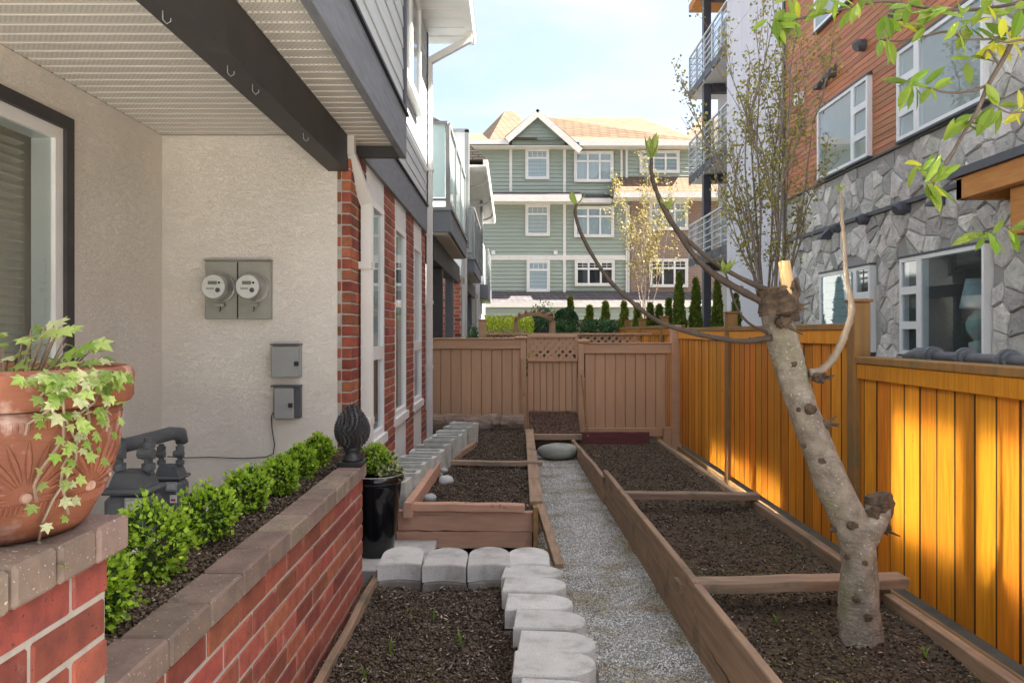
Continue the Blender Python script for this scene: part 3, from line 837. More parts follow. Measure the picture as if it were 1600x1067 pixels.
def neighbour(y0, label, first):
    H = thing('neighbour_townhouse', label, 'house', 'townhouses along the same row')
    xo, y1 = -.75, y0 + 3.3
    # balcony slab and rail
    MB().box(-2.6, xo, y0, y1, 2.56, 2.83, .004).build('balcony_slab', BAND, H)
    MB().box(-2.6, xo + .02, y0 - .02, y1, 2.831, 2.87).build('flashing', RAILG, H)
    MB().box(-2.55, xo - .04, y0 + .05, y1 - .05, 2.545, 2.559).build('balcony_soffit', CREAM, H)
    rail_glass(H, (-2.5, y0 + .04), (xo - .04, y0 + .04), 2.87, 3.93, 3)
    rail_glass(H, (xo - .04, y0 + .10), (xo - .04, y1 - .05), 2.87, 3.93, 3)
    # privacy wall at the far end of the balcony
    MB().box(-2.6, xo - .03, y1, y1 + .10, 2.75, 4.70).build('privacy_wall', WHITE, H)
    t = MB(); t.box(xo - .03, xo + .04, y1 - .02, y1 + .12, 2.75, 4.74); t.box(-2.6, xo + .04, y1 - .02, y1 + .12, 4.70, 4.76); t.build('wall_trim', RAILG, H)
    # porch below: beam, posts, back wall, door
    MB().box(-1.16, -.98, y0 + .25, y1 + 1.6, 2.24, 2.558).build('beam', BEAM, H)
    MB().box(-1.14, -1.00, y0 + 1.55, y0 + 1.69, -.12, 2.24, .006).build('post', BEAM, H)
    MB().box(-1.14, -1.00, y1 + .25, y1 + .39, -.12, 2.24, .006).build('post', BAND, H)
    MB().box(-5, -2.2, y0 - .6, y1 + 2.0, -.12, 4.6).build('siding_wall', SIDING, H)
    MB().box(-2.2, -1.5, y1 + .95, y1 + 1.05, -.12, 2.55).build('stucco_wall', STUCCO_W, H)
    d = MB().box(-1.95, -1.60, y1 + .90, y1 + .95, -.1, 2.0).build('door', CREAM, H)
    MB().box(-1.66, -1.64, y1 + .87, y1 + .90, .95, 1.05).build('handle', DARK, d)
    # bay wall beyond, brick return, windows, eave
    by0, by1 = y1 + 1.7, y0 + 6.0
    b = MB().box(-2.2, -.96, by0, by1, -.12, 2.41).build('brick_pier', MORTAR, H)
    brick_face(b, BRICK_H, 'x', by0, -1.5, -.96, -.12, 2.41, H=.075, out=-1, depth=.03) if first else None
    MB().box(-5, -.955, by0, by1, 2.41, 4.6).build('siding_wall', SIDING, H)
    for k in range(2):
        ya = by0 + .12 + k * .5
        if ya + .4 < by1: window(H, TX(-.955, ya, .55), .40, 1.7, [(0, 0, 1, .4), (0, .4, 1, 1)], .04, (0, .03), PANE_FAR, CURTAIN, ni=.003)
    MB().box(-.95, -.90, by1 - .1, by1, .1, 4.5).build('downspout', PIPE_W, H)
    return H
n1 = neighbour(9.2, 'neighbouring townhouse with frosted glass balcony on slate posts beyond the brown fence', True)
n2 = neighbour(15.4, 'second neighbouring townhouse, its slate balcony showing past the first one', False)
# eave and roof of the row, from the second unit back
for H, ya, yb in ((n1, 14.6, 15.6), (n2, 14.9, 22.7)):
    if H is n1: continue
    MB().box(-5, -.55, ya, yb, 4.66, 4.70).build('eave_soffit', CREAM, H)
    MB().prism([(-.56, 4.66), (-.49, 4.66), (-.465, 4.72), (-.465, 4.80), (-.56, 4.80)], ya - .02, yb, lambda a, b, c: (a, c, b)).build('gutter', CREAM, H)
    MB().prism([(-.465, 4.80), (-5, 4.80), (-5, 7.6), (-3.4, 6.6), (-1.35, 5.55)], ya, yb, lambda a, b, c: (a, c, b)).build('roof', ROOF_B, H)
    for k in range(3):
        yy = ya + 1.2 + k * 2.4
        MB().tube([(-.50, yy, 4.66), (-.60, yy, 4.55), (-.90, yy, 4.46), (-.94, yy, 4.3)], .035, 6).build('gutter_elbow', CREAM, H)
H3 = thing('neighbour_townhouse', 'farthest townhouse of the row, with white wall and thin metal balcony rail', 'house', 'townhouses along the same row')
MB().box(-5, -.96, 21.9, 27.5, -.12, 4.4).build('siding_wall', SIDING, H3)
MB().box(-2, -.66, 21.6, 25.0, 2.30, 2.72).build('balcony_slab', BAND, H3)
MB().box(-1.9, -.68, 21.7, 24.9, 2.28, 2.299).build('balcony_soffit', M('lime_tinted_soffit', (.5, .52, .25), rough=.7), H3)
MB().box(-1.6, -.80, 22.3, 22.4, 2.72, 3.95).build('privacy_wall', WHITE, H3)
rm_ = MB()
for k in range(6): rm_.bar((-.68, 21.65, 2.85 + k * .19), (-.68, 24.9, 2.85 + k * .19), .02, .02)
for k in range(5): rm_.box(-.695, -.665, 21.65 + k * .8, 21.68 + k * .8, 2.72, 3.85)
rm_.build('balcony_rail', RAILG, H3)

# ------------------------------------------------------------------ the sage green apartment house at the back
GB = thing('green_house', 'sage green three storey building with tan hip roof and white trimmed windows', 'building')
GY = 36.0
def gx(px, y=GY): return (px - CX) * y / F
def gz(py, y=GY): return EYE - (py - CY) * y / F
def lap_wall(name, x0, x1, z0, z1, y, mat=GREEN, pitch=.19):
    m = MB(); n = int((z1 - z0) / pitch) + 1
    for k in range(n):
        a, b = z0 + k * pitch, min(z0 + (k + 1) * pitch, z1)
        if b <= a: continue
        m.add([(x0, y - .045, a), (x1, y - .045, a), (x1, y - .002, b), (x0, y - .002, b), (x0, y + .01, a), (x1, y + .01, a)], [(0, 1, 2, 3), (4, 5, 1, 0)])
    return m.build(name, mat, GB)
ztop = gz(222)
MB().box(-8, 16, GY + .05, GY + 10, -.12, ztop).build('building_core', GREEN, GB)
lap_wall('siding_wall', -4.5, gx(883), gz(478), ztop - .3, GY)
lap_wall('siding_wall', gx(883), gx(985), gz(478), ztop - .3, GY + .04)
lap_wall('siding_wall', gx(978), gx(1150), gz(312), ztop - .3, GY)
lap_wall('siding_wall', gx(700), 14, gz(500), gz(478), GY - .9)
bk = MB().box(gx(985), 14, GY - .05, GY + .05, gz(478), gz(312)).build('brick_wall', BRICKFAR, GB)
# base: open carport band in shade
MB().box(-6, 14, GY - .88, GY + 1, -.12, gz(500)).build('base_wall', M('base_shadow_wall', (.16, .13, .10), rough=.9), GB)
tr = MB()
for px in (798, 882): tr.box(gx(px) - .07, gx(px) + .07, GY - .06, GY + .02, gz(478) if px == 882 else gz(300), ztop - .2)
for px in (971, 979): tr.box(gx(px) - .05, gx(px) + .05, GY - .06, GY + .02, gz(300), ztop - .3)
tr.box(gx(765), gx(980), GY - .07, GY + .03, gz(406.5), gz(399)); tr.box(gx(797), gx(884), GY - .06, GY, gz(232.5), gz(229))
tr.box(gx(979) - .05, gx(979) + .05, GY - .09, GY - .05, gz(470), gz(320))
tr.build('corner_trim', CREAM, GB)
# main roof (hip), eaves, skirts
def roof_poly(name, verts, faces, mat): return MB().add(verts, faces).build(name, mat, GB)
ye, yr = GY - .7, GY + 4.5
zr = gz(184, yr)
xl, xr = gx(700), gx(1092)
roof_poly('roof', [(-6, ye, gz(218, ye)), (xr, ye, gz(220, ye)), (gx(1001, yr), yr, zr), (gx(857, yr), yr, zr), (gx(690, yr), yr, zr - .9), (xr, yr + 4.5, gz(220, ye)), (gx(762, yr), yr, zr - .9)], [(0, 1, 2, 3, 6, 4), (1, 5, 2)], ROOF_T)
hx = gx(797, yr)
roof_poly('roof', [(gx(765, ye), ye - .02, gz(218, ye) + .02), (gx(840, ye), ye - .02, gz(218, ye) + .02), (gx(804, yr), yr - .8, zr + .12), (gx(789, yr), yr - .8, zr + .12), (gx(740, yr), yr + .6, zr - 1.2)], [(0, 1, 2, 3), (0, 3, 4)], ROOF_T)
roof_poly('roof', [(gx(1062, 44), 43, gz(222, 43)), (gx(1125, 44), 43, gz(222, 43)), (gx(1125, 47), 48, gz(180, 48)), (gx(1100, 47), 48, gz(182, 48))], [(0, 1, 2, 3)], ROOF_T)
ev = MB()
ev.box(-6, gx(795, ye), ye - .06, ye + .02, gz(226, ye), gz(218, ye)); ev.box(gx(905, ye), xr, ye - .06, ye + .02, gz(228, ye), gz(220, ye))
ev.build('fascia', CREAM, GB)
MB().box(-6, xr, ye, GY, gz(228.5, ye), gz(227.5, ye)).build('eave_soffit', CREAM, GB)
# front gable
ga = (gx(840, ye), gz(178, ye)); gl_, gr_ = (gx(792, ye), gz(220, ye)), (gx(907, ye), gz(237, ye))
wl_, wr_ = (gx(800), gz(229)), (gx(881), gz(229))
MB().add([(wl_[0], GY - .50, gz(231)), (wr_[0], GY - .50, gz(231)), (wr_[0], GY - .50, gz(218)), (gx(840), GY - .50, gz(183)), (wl_[0], GY - .50, gz(218))], [(0, 1, 2, 3, 4)]).build('gable_wall', GREEN, GB)
m = MB()
for k in range(9):
    z = gz(230) + k * .165
    t = max(0, min(1, (gz(183) - z - .08) / (gz(183) - gz(218)))); xa = gx(840) - t * (gx(840) - wl_[0]); xb = gx(840) + t * (wr_[0] - gx(840))
    if xb - xa > .3: m.add([(xa, GY - .545, z), (xb, GY - .545, z), (xb, GY - .505, z + .165), (xa, GY - .505, z + .165), (xa, GY - .50, z), (xb, GY - .50, z)], [(0, 1, 2, 3), (4, 5, 1, 0)])
m.build('gable_siding', GREEN, GB)
m = MB()
m.bar((gl_[0], ye - .1, gl_[1]), (ga[0], ye - .1, ga[1]), .06, .30, (0, 0, 1)); m.bar((gr_[0], ye - .1, gr_[1]), (ga[0], ye - .1, ga[1]), .0599, .30, (0, 0, 1))
m.build('bargeboard', CREAM, GB)
yb = GY + 4
roof_poly('roof', [(gl_[0] - .1, ye - .12, gl_[1] + .16), (ga[0], ye - .12, ga[1] + .2), (ga[0], yb, ga[1] + .2), (gl_[0] - .1, yb, gl_[1] + .16)], [(0, 1, 2, 3)], ROOF_T)
roof_poly('roof', [(gr_[0] + .1, ye - .12, gr_[1] + .16), (ga[0], ye - .12, ga[1] + .2), (ga[0], yb, ga[1] + .2), (gr_[0] + .1, yb, gr_[1] + .16)], [(3, 2, 1, 0)], ROOF_T)
# mid skirts over the second storey
def skirt(x0, x1, yf, pf0, pf1, ptop, mat, lip=.9):
    yq = yf
    MB().box(x0, x1, yq - .05, yq + .03, gz(pf1, yq), gz(pf0, yq)).build('fascia', CREAM, GB)
    MB().add([(x0, yq - .05, gz(pf0, yq) + .005), (x1, yq - .05, gz(pf0, yq) + .005), (x1, GY + .02, gz(ptop)), (x0, GY + .02, gz(ptop))], [(0, 1, 2, 3)]).build('skirt_roof', mat, GB)
    MB().box(x0, x1, yq, GY, gz(pf1, yq), gz(pf1, yq) + .03).build('eave_soffit', CREAM, GB)
skirt(gx(768), gx(906), GY - .9, 305, 315, 300, ROOF_D)
skirt(gx(907), gx(954), GY - .35, 310, 317, 304, ROOF_D)
skirt(gx(955), 14, GY - 1.0, 300, 309, 276, ROOF_T)
skirt(gx(690), 14, GY - 1.0, 472, 480, 455, ROOF_D)
# windows with white casings
def gwin(p0, q0, p1, q1, kind, y=GY - .03, ins=CURTAIN):
    x0, x1, z0, z1 = gx(p0), gx(p1), gz(q1), gz(q0)
    w_, h_ = x1 - x0, z1 - z0
    if kind == 1: pn, gd = [(0, 0, 1, .72), (0, .72, 1, 1)], [(1, 4, 1)]
    else: pn, gd = [(0, 0, .33, .70), (.33, 0, .67, .70), (.67, 0, 1, .70), (0, .70, .33, 1), (.33, .70, .67, 1), (.67, .70, 1, 1)], ([(3, 2, 2), (4, 2, 2), (5, 2, 2)] if kind == 2 else None)
    wn_ = window(GB, TY(x0, y, z0), w_, h_, pn, .045, (0, .07), PANE_FAR, ins, ni=.004, frame=WHITE, grid=gd, trim=.10, trim_mat=CREAM)
gwin(824, 236, 855, 278, 1); gwin(900, 240, 955, 282, 3); gwin(1002, 239, 1058, 268, 3)
gwin(824, 323, 856, 366, 1, ins=BLIND); gwin(900, 326, 956, 368, 3); gwin(1017, 318, 1071, 357, 2, y=GY - .08, ins=CURTAIN)
gwin(826, 410, 856, 453, 1); gwin(901, 410, 957, 444, 2, ins=ROOM); gwin(1017, 408, 1071, 446, 2, y=GY - .08, ins=ROOM)
v = MB()
for px, py in ((771, 395), (868, 395)): v.box(gx(px) - .09, gx(px) + .09, GY - .12, GY - .03, gz(py) - .09, gz(py) + .09)
v.build('wall_vent', WHITE, GB)
MB().box(gx(981), gx(983), GY - .12, GY - .05, gz(470), gz(322)).build('downspout', CREAM, GB)

# ------------------------------------------------------------------ stone and cedar apartment block on the right
AP = thing('apartment_block', 'modern apartment block clad in split stone, red cedar boards and pale panels', 'building')
AX = 5.30
def ay(px, x=AX): return x * F / (px - CX)
def az(r, x=AX): return EYE + r * x          # r: height over distance ratio measured in the photo
HT = 11.0
ZBELT, ZWOOD = az(.328), az(.480)
g2y0, g2y1, g2z0, g2z1 = ay(1550), ay(1415), az(-.053), az(.186)
core = MB()
core.box(AX + .021, 12, .6, g2y0, -.12, HT); core.box(AX + .021, 12, g2y1, 14.2, -.12, HT)
core.box(AX + .021, 12, g2y0, g2y1, -.12, g2z0); core.box(AX + .021, 12, g2y0, g2y1, g2z1, HT); core.box(7.2, 12, g2y0, g2y1, g2z0, g2z1)
core.box(6.0, 12, 14.2, 19.15, -.12, 12.4); core.box(7.6, 12, 19.15, 27, -.12, 12.4)
core.build('building_core', STONE_M, AP)
wins = [  # y0 y1 z0 z1 panes(kind) inside
    (ay(1364), ay(1284), az(.488), az(.711), 'R', 'blind'), (ay(1548), ay(1410), az(.486), az(.714), 'L', 'blind'),
    (ay(1340), ay(1279), az(.973), az(1.22), 'R', 'blind'), (ay(1368), ay(1288), az(-.053), az(.186), 'R', 'shade'), (g2y0, g2y1, g2z0, g2z1, 'L', 'room')]
SHADE = M('roman_shade', (.50, .58, .55), (.42, .50, .47), 5, stretch=(1, 1, 9), rough=.8)
for (y0, y1, z0, z1, k, ins) in wins:
    w_, h_ = y1 - y0, z1 - z0
    # u runs along +Y (away): 'R' = small panes at the near end, 'L' = small panes at the far end
    if k == 'R': pn = [(.27, 0, 1, 1), (0, 0, .27, .30), (0, .30, .27, .66), (0, .66, .27, 1)]
    else: pn = [(0, 0, .74, 1), (.74, 0, 1, .30), (.74, .30, 1, .66), (.74, .66, 1, 1)]
    room = ins == 'room'
    o = window(AP, TXn(AX, y0, z0), w_, h_, pn, .05, (-.02, .085), PANE_FAR, {'blind': 'blind', 'shade': None, 'room': None}[ins], ni=.012, slat=.035)
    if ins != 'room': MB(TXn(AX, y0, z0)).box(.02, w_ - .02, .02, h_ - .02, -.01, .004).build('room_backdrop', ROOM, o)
    if ins == 'shade':
        s = MB(TXn(AX, y0, z0))
        for q in range(6): s.box(.30 * w_, w_ - .06, .32 * h_ + q * .14, .32 * h_ + q * .14 + .135, .018, .024 + .006 * (q % 2))
        s.build('roman_shade', SHADE, o)
    for (a, b) in ((h_ + .001, h_ + .03), (-.03, -.001)): MB(TXn(AX, y0, z0)).box(-.02, w_ + .02, a, b, 0, .095).build('flashing', SLATE, o)

# split stones: Voronoi cells in the wall plane, each one its own stone
def clip(poly, nx, ny, d):
    out = []
    for i in range(len(poly)):
        a, b = poly[i], poly[(i + 1) % len(poly)]
        da, db = a[0] * nx + a[1] * ny - d, b[0] * nx + b[1] * ny - d
        if da <= 0: out.append(a)
        if da * db < 0:
            t = da / (da - db); out.append((a[0] + (b[0] - a[0]) * t, a[1] + (b[1] - a[1]) * t))
    return out
def stones(parent, rects, sy, sz, holes, seed=5, stuff_name=None):
    rg = random.Random(seed)
    pts = []
    Y0 = min(r[0] for r in rects) - .4; Y1 = max(r[1] for r in rects) + .4; Za = min(r[2] for r in rects) - .4; Zb = max(r[3] for r in rects) + .4
    ny, nz = int((Y1 - Y0) / sy), int((Zb - Za) / sz)
    grid = {}
    for i in range(ny):
        for j in range(nz):
            p = (Y0 + (i + .5 + (.5 if j % 2 else 0) + rg.uniform(-.55, .55)) * sy, Za + (j + .5 + rg.uniform(-.5, .5)) * sz)
            grid[i, j] = p
    count = 0
    for (i, j), p in grid.items():
        rc = [r for r in rects if r[0] <= p[0] <= r[1] and r[2] <= p[1] <= r[3]]
        if not rc: continue
        rc = rc[0]
        if any(h[0] < p[0] < h[1] and h[2] < p[1] < h[3] for h in holes): continue
        poly = [(p[0] - .5, p[1] - .5), (p[0] + .5, p[1] - .5), (p[0] + .5, p[1] + .5), (p[0] - .5, p[1] + .5)]
        for a in range(-3, 4):
            for b in range(-3, 4):
                q = grid.get((i + a, j + b))
                if q is None or (a == 0 and b == 0): continue
                nx, nz_ = q[0] - p[0], q[1] - p[1]; L = math.hypot(nx, nz_)
                nx /= L; nz_ /= L
                poly = clip(poly, nx, nz_, (p[0] + q[0]) / 2 * nx + (p[1] + q[1]) / 2 * nz_ - .005)
                if len(poly) < 3: break
            if len(poly) < 3: break
        for (nx, nz_, d) in ((1, 0, rc[1]), (-1, 0, -rc[0]), (0, 1, rc[3]), (0, -1, -rc[2])):
            if len(poly) >= 3: poly = clip(poly, nx, nz_, d)
        for h in holes:     # trim along the nearest side of a window
            dd = [(h[0] - p[0], (1, 0, h[0])), (p[0] - h[1], (-1, 0, -h[1])), (h[2] - p[1], (0, 1, h[2])), (p[1] - h[3], (0, -1, -h[3]))]
            m_, pl = max(dd)
            if len(poly) >= 3: poly = clip(poly, *pl)
        if len(poly) < 3: continue
        cy_, cz_ = sum(q[0] for q in poly) / len(poly), sum(q[1] for q in poly) / len(poly)
        area = abs(sum(poly[k][0] * poly[(k + 1) % len(poly)][1] - poly[(k + 1) % len(poly)][0] * poly[k][1] for k in range(len(poly)))) / 2
        if area < .004: continue
        th = rg.uniform(.034, .055); ti, tj = rg.uniform(-.07, .07), rg.uniform(-.07, .07)
        # roughen the outline: split every side once and pull the new corner in a little
        rp = []
        for k in range(len(poly)):
            q, q2 = poly[k], poly[(k + 1) % len(poly)]
            rp.append(q)
            t = rg.uniform(.35, .65); e = rg.uniform(.0, .05)
            mx_, mz_ = q[0] + (q2[0] - q[0]) * t, q[1] + (q2[1] - q[1]) * t
            rp.append((mx_ + (cy_ - mx_) * e, mz_ + (cz_ - mz_) * e))
        poly = rp; n = len(poly)
        base = [(.0, q[0] - cy_, q[1] - cz_) for q in poly]
        mid = [(-th * rg.uniform(.6, .8), (q[0] - cy_) * .985, (q[1] - cz_) * .985) for q in poly]
        top = [(-th + ti * (q[0] - cy_) + tj * (q[1] - cz_) + rg.uniform(-.006, .006), (q[0] - cy_) * rg.uniform(.86, .94), (q[1] - cz_) * rg.uniform(.86, .94)) for q in poly]
        inn = [(-th - .004 + ti * .5 * (q[0] - cy_) + tj * .5 * (q[1] - cz_) + rg.uniform(-.010, .008), (q[0] - cy_) * .5, (q[1] - cz_) * .5) for q in poly]
        f = []
        for lay in (0, 1, 2):
            f += [(lay * n + k, lay * n + (k + 1) % n, (lay + 1) * n + (k + 1) % n, (lay + 1) * n + k) for k in range(n)]
        f.append(tuple(range(3 * n, 4 * n)))
        top = top + inn
        me = bpy.data.meshes.new('stone'); me.from_pydata(base + mid + top, [], f); me.materials.append(STONE)
        bm_ = bmesh.new(); bm_.from_mesh(me); bmesh.ops.recalc_face_normals(bm_, faces=bm_.faces); bm_.to_mesh(me); bm_.free()
        o = link('stone', me, parent, (AX + .03, cy_, cz_))
        count += 1
    return count
sw = MB().box(AX + .012, AX + .019, 10.2, 14.2, -.12, ZWOOD - .03).build('stone_wall', STONE_M, AP)
YS = ay(1543); STS = (.315, .24)
cnt = stones(sw, [(6.6, 14.18, .72, ZBELT - .03), (6.6, 14.18, ZBELT + .03, ZWOOD - .02), (6.4, YS, ZWOOD - .02, 6.3)], STS[0], STS[1], [(a - .02, b + .02, c - .03, d + .03) for (a, b, c, d, _, _) in wins])
print('stones', cnt)
MB().box(AX - .05, AX + .05, 6.0, 14.2, ZBELT - .028, ZBELT + .028).build('belt_flashing', SLATE, AP)
MB().box(AX - .035, AX + .05, YS, 14.2, ZWOOD - .018, ZWOOD + .010).build('belt_flashing', SLATE, AP)
wd = MB().box(AX + .0205, AX + .024, YS, 14.2, ZWOOD, HT).build('cedar_wall', ROOM, AP)
pitch = .092
for k in range(48):
    z0, z1 = ZWOOD + .012 + k * pitch, ZWOOD + .012 + (k + 1) * pitch - .006
    segs = [(YS + .01, 14.17)]
    for (a, b, c, d, _, _) in wins:
        if z1 > c - .01 and z0 < d + .01:
            ns = []
            for (s0, s1) in segs:
                if b <= s0 or a >= s1: ns.append((s0, s1)); continue
                if a - .002 - s0 > .02: ns.append((s0, a - .002))
                if s1 - b - .002 > .02: ns.append((b + .002, s1))
            segs = ns
    for (s0, s1) in segs:
        cut = s0 + (RNG.uniform(.25, .75)) * (s1 - s0)
        for (a, b) in (((s0, cut - .001), (cut + .001, s1)) if s1 - s0 > 2 else ((s0, s1),)):
            piece('cedar_board', wd, WOODCL, AX - .012, AX + .02, a, b, z0, z1, .003)
MB().box(AX - .04, AX + .06, 14.175, 14.26, -.12, HT).build('corner_trim', SLATE, AP)
# pale panel return with seams, window strip, balconies
PXW = 5.62
pw = MB().box(PXW + .03, 6.0, 14.26, 19.15, -.12, 12.4).build('panel_wall', SLATE, AP)
yy = 14.30
ys_ = [14.30, 15.2, 16.1, 17.0, 17.9, 18.8, 19.14]
for a, b in zip(ys_, ys_[1:]):
    z = -.1
    for zz in (3.05, 4.1, 6.0, 6.95, 8.9, 9.85, 12.4):
        if not (a < 15.6 and 3.1 < z < 4.2 and False): piece('wall_panel', pw, PANELW, PXW, PXW + .03, a + .006, b - .006, z + .006, zz - .006, .002)
        z = zz
for z0 in (.9, 3.75, 6.65):
    window(AP, TXn(PXW, 14.45, z0), .62, 1.55, [(0, 0, 1, .33), (0, .33, 1, 1)], .05, (.001, .05), PANE_FAR, ROOM, ni=.006)
XB = 5.75
for k, (zs) in enumerate((az(.37, XB), az(.835, XB), az(1.31, XB), az(1.797, XB))):
    sl = MB().box(XB, 7.6, 19.15, 23.8, zs, zs + .24, .01).build('balcony_slab', SLATE if k < 3 else TIMBER, AP)
    MB().box(XB + .05, 7.6, 19.2, 23.75, zs - .012, zs - .001).build('balcony_soffit', PANELW if k < 3 else TIMBER, AP)
    MB().box(XB + .35, 7.6, 22.2, 22.5, zs - .25, zs - .013).build('balcony_beam', SLATE, AP)
    if k == 3: continue
    zt = zs + .24
    rl = MB()
    for q in range(6):
        rl.bar((XB + .02, 19.2, zt + .12 + q * .19), (XB + .02, 23.75, zt + .12 + q * .19), .025 if q < 5 else .05, .025 if q < 5 else .05)
        rl.bar((XB + .02, 23.75, zt + .12 + q * .19), (7.6, 23.75, zt + .12 + q * .19), .025, .025)
    for q in range(6): rl.box(XB + .0, XB + .05, 19.2 + q * .905, 19.26 + q * .905, zs - .05, zt + 1.07)
    rl.build('balcony_rail', RAILW, AP)
    MB().box(XB + .05, XB + .058, 19.25, 23.7, zt + .05, zt + 1.0).build('glass_panel', MILK if False else PANE_FAR, AP)
    window(AP, TXn(7.6, 20.0, zt), 2.2, 2.1, [(0, 0, .5, 1), (.5, 0, 1, 1)], .06, (0, .05), PANE_FAR, ROOM, ni=.004)
MB().box(5.84, 6.06, 22.25, 22.47, -.12, 11.6).build('balcony_post', SLATE, AP)
MB().box(5.2, 12.3, .4, 14.3, HT, HT + .35).build('roof', SLATE, AP)
# wall vents and hoods
def hood(y, z, kind, s=.11):
    m = MB()
    if kind == 'sq':
        m.box(AX - .12, AX + .02, y - s, y + s, z - s, z + s, .01); m.box(AX - .125, AX - .121, y - s * .7, y + s * .7, z - s * .9, z - s * .2)
        m.build('wall_vent', WHITE, AP)
    elif kind == 'round':
        m.tube([(AX + .02, y, z), (AX - .10, y, z), (AX - .15, y, z - .03)], [s, s, s * .8], 14); m.build('vent_hood', SLATE, AP)
    else:
        m.prism([(0, -s), (0, s), (-.05, s), (-.20, -s * .6), (-.20, -s)], y - s, y + s, lambda a, b, c: (AX + .02 + a, c, z + b)); m.build('vent_hood', SLATE, AP)
for (px, r, kd, s) in ((1254, .30, 'sq', .095), (1254, .80, 'sq', .11), (1297, .31, 'wedge', .09), (1314, .316, 'round', .075), (1357, .317, 'round', .085), (1416, .314, 'round', .09),
                       (1474, .309, 'wedge', .08), (1290, .795, 'wedge', .10), (1304, .805, 'wedge', .10), (1352, .81, 'round', .09), (1410, .81, 'round', .09), (1190, .31, 'sq', .06)):
    hood(ay(px), az(r), kd, s)
# timber canopy over the side entrance
CN = thing('timber_canopy', 'orange timber entrance canopy with dark flashing against the stone wall', 'canopy')
cx_ = 4.75
MB().box(cx_, cx_ + .10, 5.2, 7.85, az(.297, cx_), az(.345, cx_), .006).build('beam', TIMBER, CN)
MB().box(cx_, AX + .03, 7.75, 7.851, az(.297, cx_), az(.343, cx_), .006).build('beam', TIMBER, CN)
MB().box(cx_ - .05, AX + .03, 5.15, 7.93, az(.346, cx_), az(.364, cx_)).build('flashing', SLATE, CN)
MB().box(cx_ + .12, cx_ + .34, 6.95, 7.18, az(.20, cx_), az(.296, cx_), .006).build('drop_post', TIMBER, CN)
MB().box(cx_ + .36, AX + .03, 6.98, 7.15, az(.22, cx_), az(.30, cx_) - .02, .006).build('bracket', TIMBER, CN)
# inside the lit ground-floor room: lamp, shelf, mirror
LP = thing('table_lamp', 'pale celadon table lamp with cone shade behind the ground floor window', 'lamp', loc=(5.70, 8.98, g2z0 + .02))
LB = M('celadon_glaze', (.42, .52, .46), rough=.25)
LSH = M('lamp_shade_cloth', (.50, .60, .60), rough=.8)
MB().lathe([(.10, 0), (.10, .14), (.045, .16), (.05, .18), (.12, .28), (.135, .38), (.10, .46), (.05, .50), (.04, .53), (.015, .54), (.015, .62)], 20).build('base', LB, LP, True)
MB().lathe([(.20, .56), (.13, .92)], 24).build('lamp_shade', LSH, LP, True)
MB().box(7.17, 7.195, g2y0 - .3, g2y1 + .3, g2z0 - .2, g2z1 + .2).build('room_wall', M('mauve_reflection_wall', (.42, .27, .30), rough=.8), AP)  # wall coloured mauve to stand for the pink reflection in the glass
MB().box(5.45, 5.9, g2y0 + .02, g2y1 - .02, g2z0 - .02, g2z0 + .018).build('window_ledge', WHITE, AP)
SH = thing('bookshelf', 'white shelf unit with books and boxes inside the ground floor room', 'shelf')
sh = MB()
for z in (1.05, 1.35, 1.75): sh.box(6.6, 6.95, g2y0, g2y1, z, z + .03)
sh.build('shelf_board', WHITE, SH)
for k in range(18):
    y_ = g2y0 + .1 + k * .09
    if y_ > g2y1 - .1: break
    piece('book', SH, (TIMBER, DARK, WHITE, RED_PL)[k % 4], 6.62, 6.85, y_, y_ + RNG.uniform(.03, .08), 1.382, 1.40 + RNG.uniform(.1, .28), .003)
MR = thing('mirror', 'narrow white framed mirror standing behind the ground floor window', 'mirror')
m = MB(TXn(5.9, 8.85, 1.25)); frame_bars(m, 0, 0, .22, .85, .03, 0, .03); m.build('frame', WHITE, MR)
MB(TXn(5.9, 8.85, 1.25)).box(.03, .19, .03, .82, .005, .01).build('mirror_glass', M('mirror_glass', (.5, .55, .5), rough=.05, metal=1), MR)

# ------------------------------------------------------------------ pale slab added unseen behind the camera to bounce sunlight
tag(MB().box(-12, 5.2, -14, .3, -.125, -.10).build('bounce_slab', CONC), 'unseen pale concrete slab added to bounce sunlight into the garden', 'bounce_slab', kind='structure')

# ------------------------------------------------------------------ cedar fence on the right
FXI = 1.99
def cedar_fence(label, y0, y1, ztop, posts, zt_post, phase=0., bw=.141):
    fc = thing('cedar_fence', label, 'fence', 'cedar fence panels')
    y = y0 + .002
    while y < y1 - .03:
        b = min(y + bw - .005, y1)
        bo = piece('board', fc, CEDAR, FXI + RNG.uniform(-.002, .002), FXI + .022, y, b, .005, ztop - .02, .004)
        if len(bo.data.materials) == 1:      # edges coloured dark for the groove shade
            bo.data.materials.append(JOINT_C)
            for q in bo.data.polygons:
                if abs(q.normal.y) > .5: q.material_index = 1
        y += bw
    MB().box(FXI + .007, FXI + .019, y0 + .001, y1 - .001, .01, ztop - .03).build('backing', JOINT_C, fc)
    MB().box(FXI - .03, FXI + .10, y0, y1, ztop - .019, ztop + .02, .004).build('top_cap', CEDAR_P, fc)
    MB().box(FXI - .022, FXI - .0035, y0, y1, ztop - .105, ztop - .0195, .004).build('top_rail', CEDAR, fc)
    MB().box(FXI - .024, FXI - .004, y0, y1, -.125, -.03, .004).build('kickboard', CEDAR_K, fc)
    MB().box(FXI - .045, FXI - .0245, y0, y1, -.128, -.075, .004).build('kickboard', CEDAR_K, fc)
    MB().box(FXI + .023, FXI + .06, y0, y1, .35, .44).build('rail', CEDAR_P, fc)
    for yp in posts:
        p = MB().box(FXI - .034, FXI + .062, yp - .048, yp + .048, -.12, zt_post, .006)
        p.box(FXI - .045, FXI + .073, yp - .059, yp + .059, zt_post + .0005, zt_post + .018, .004)
        p.build('post', CEDAR_P, fc)
    return fc
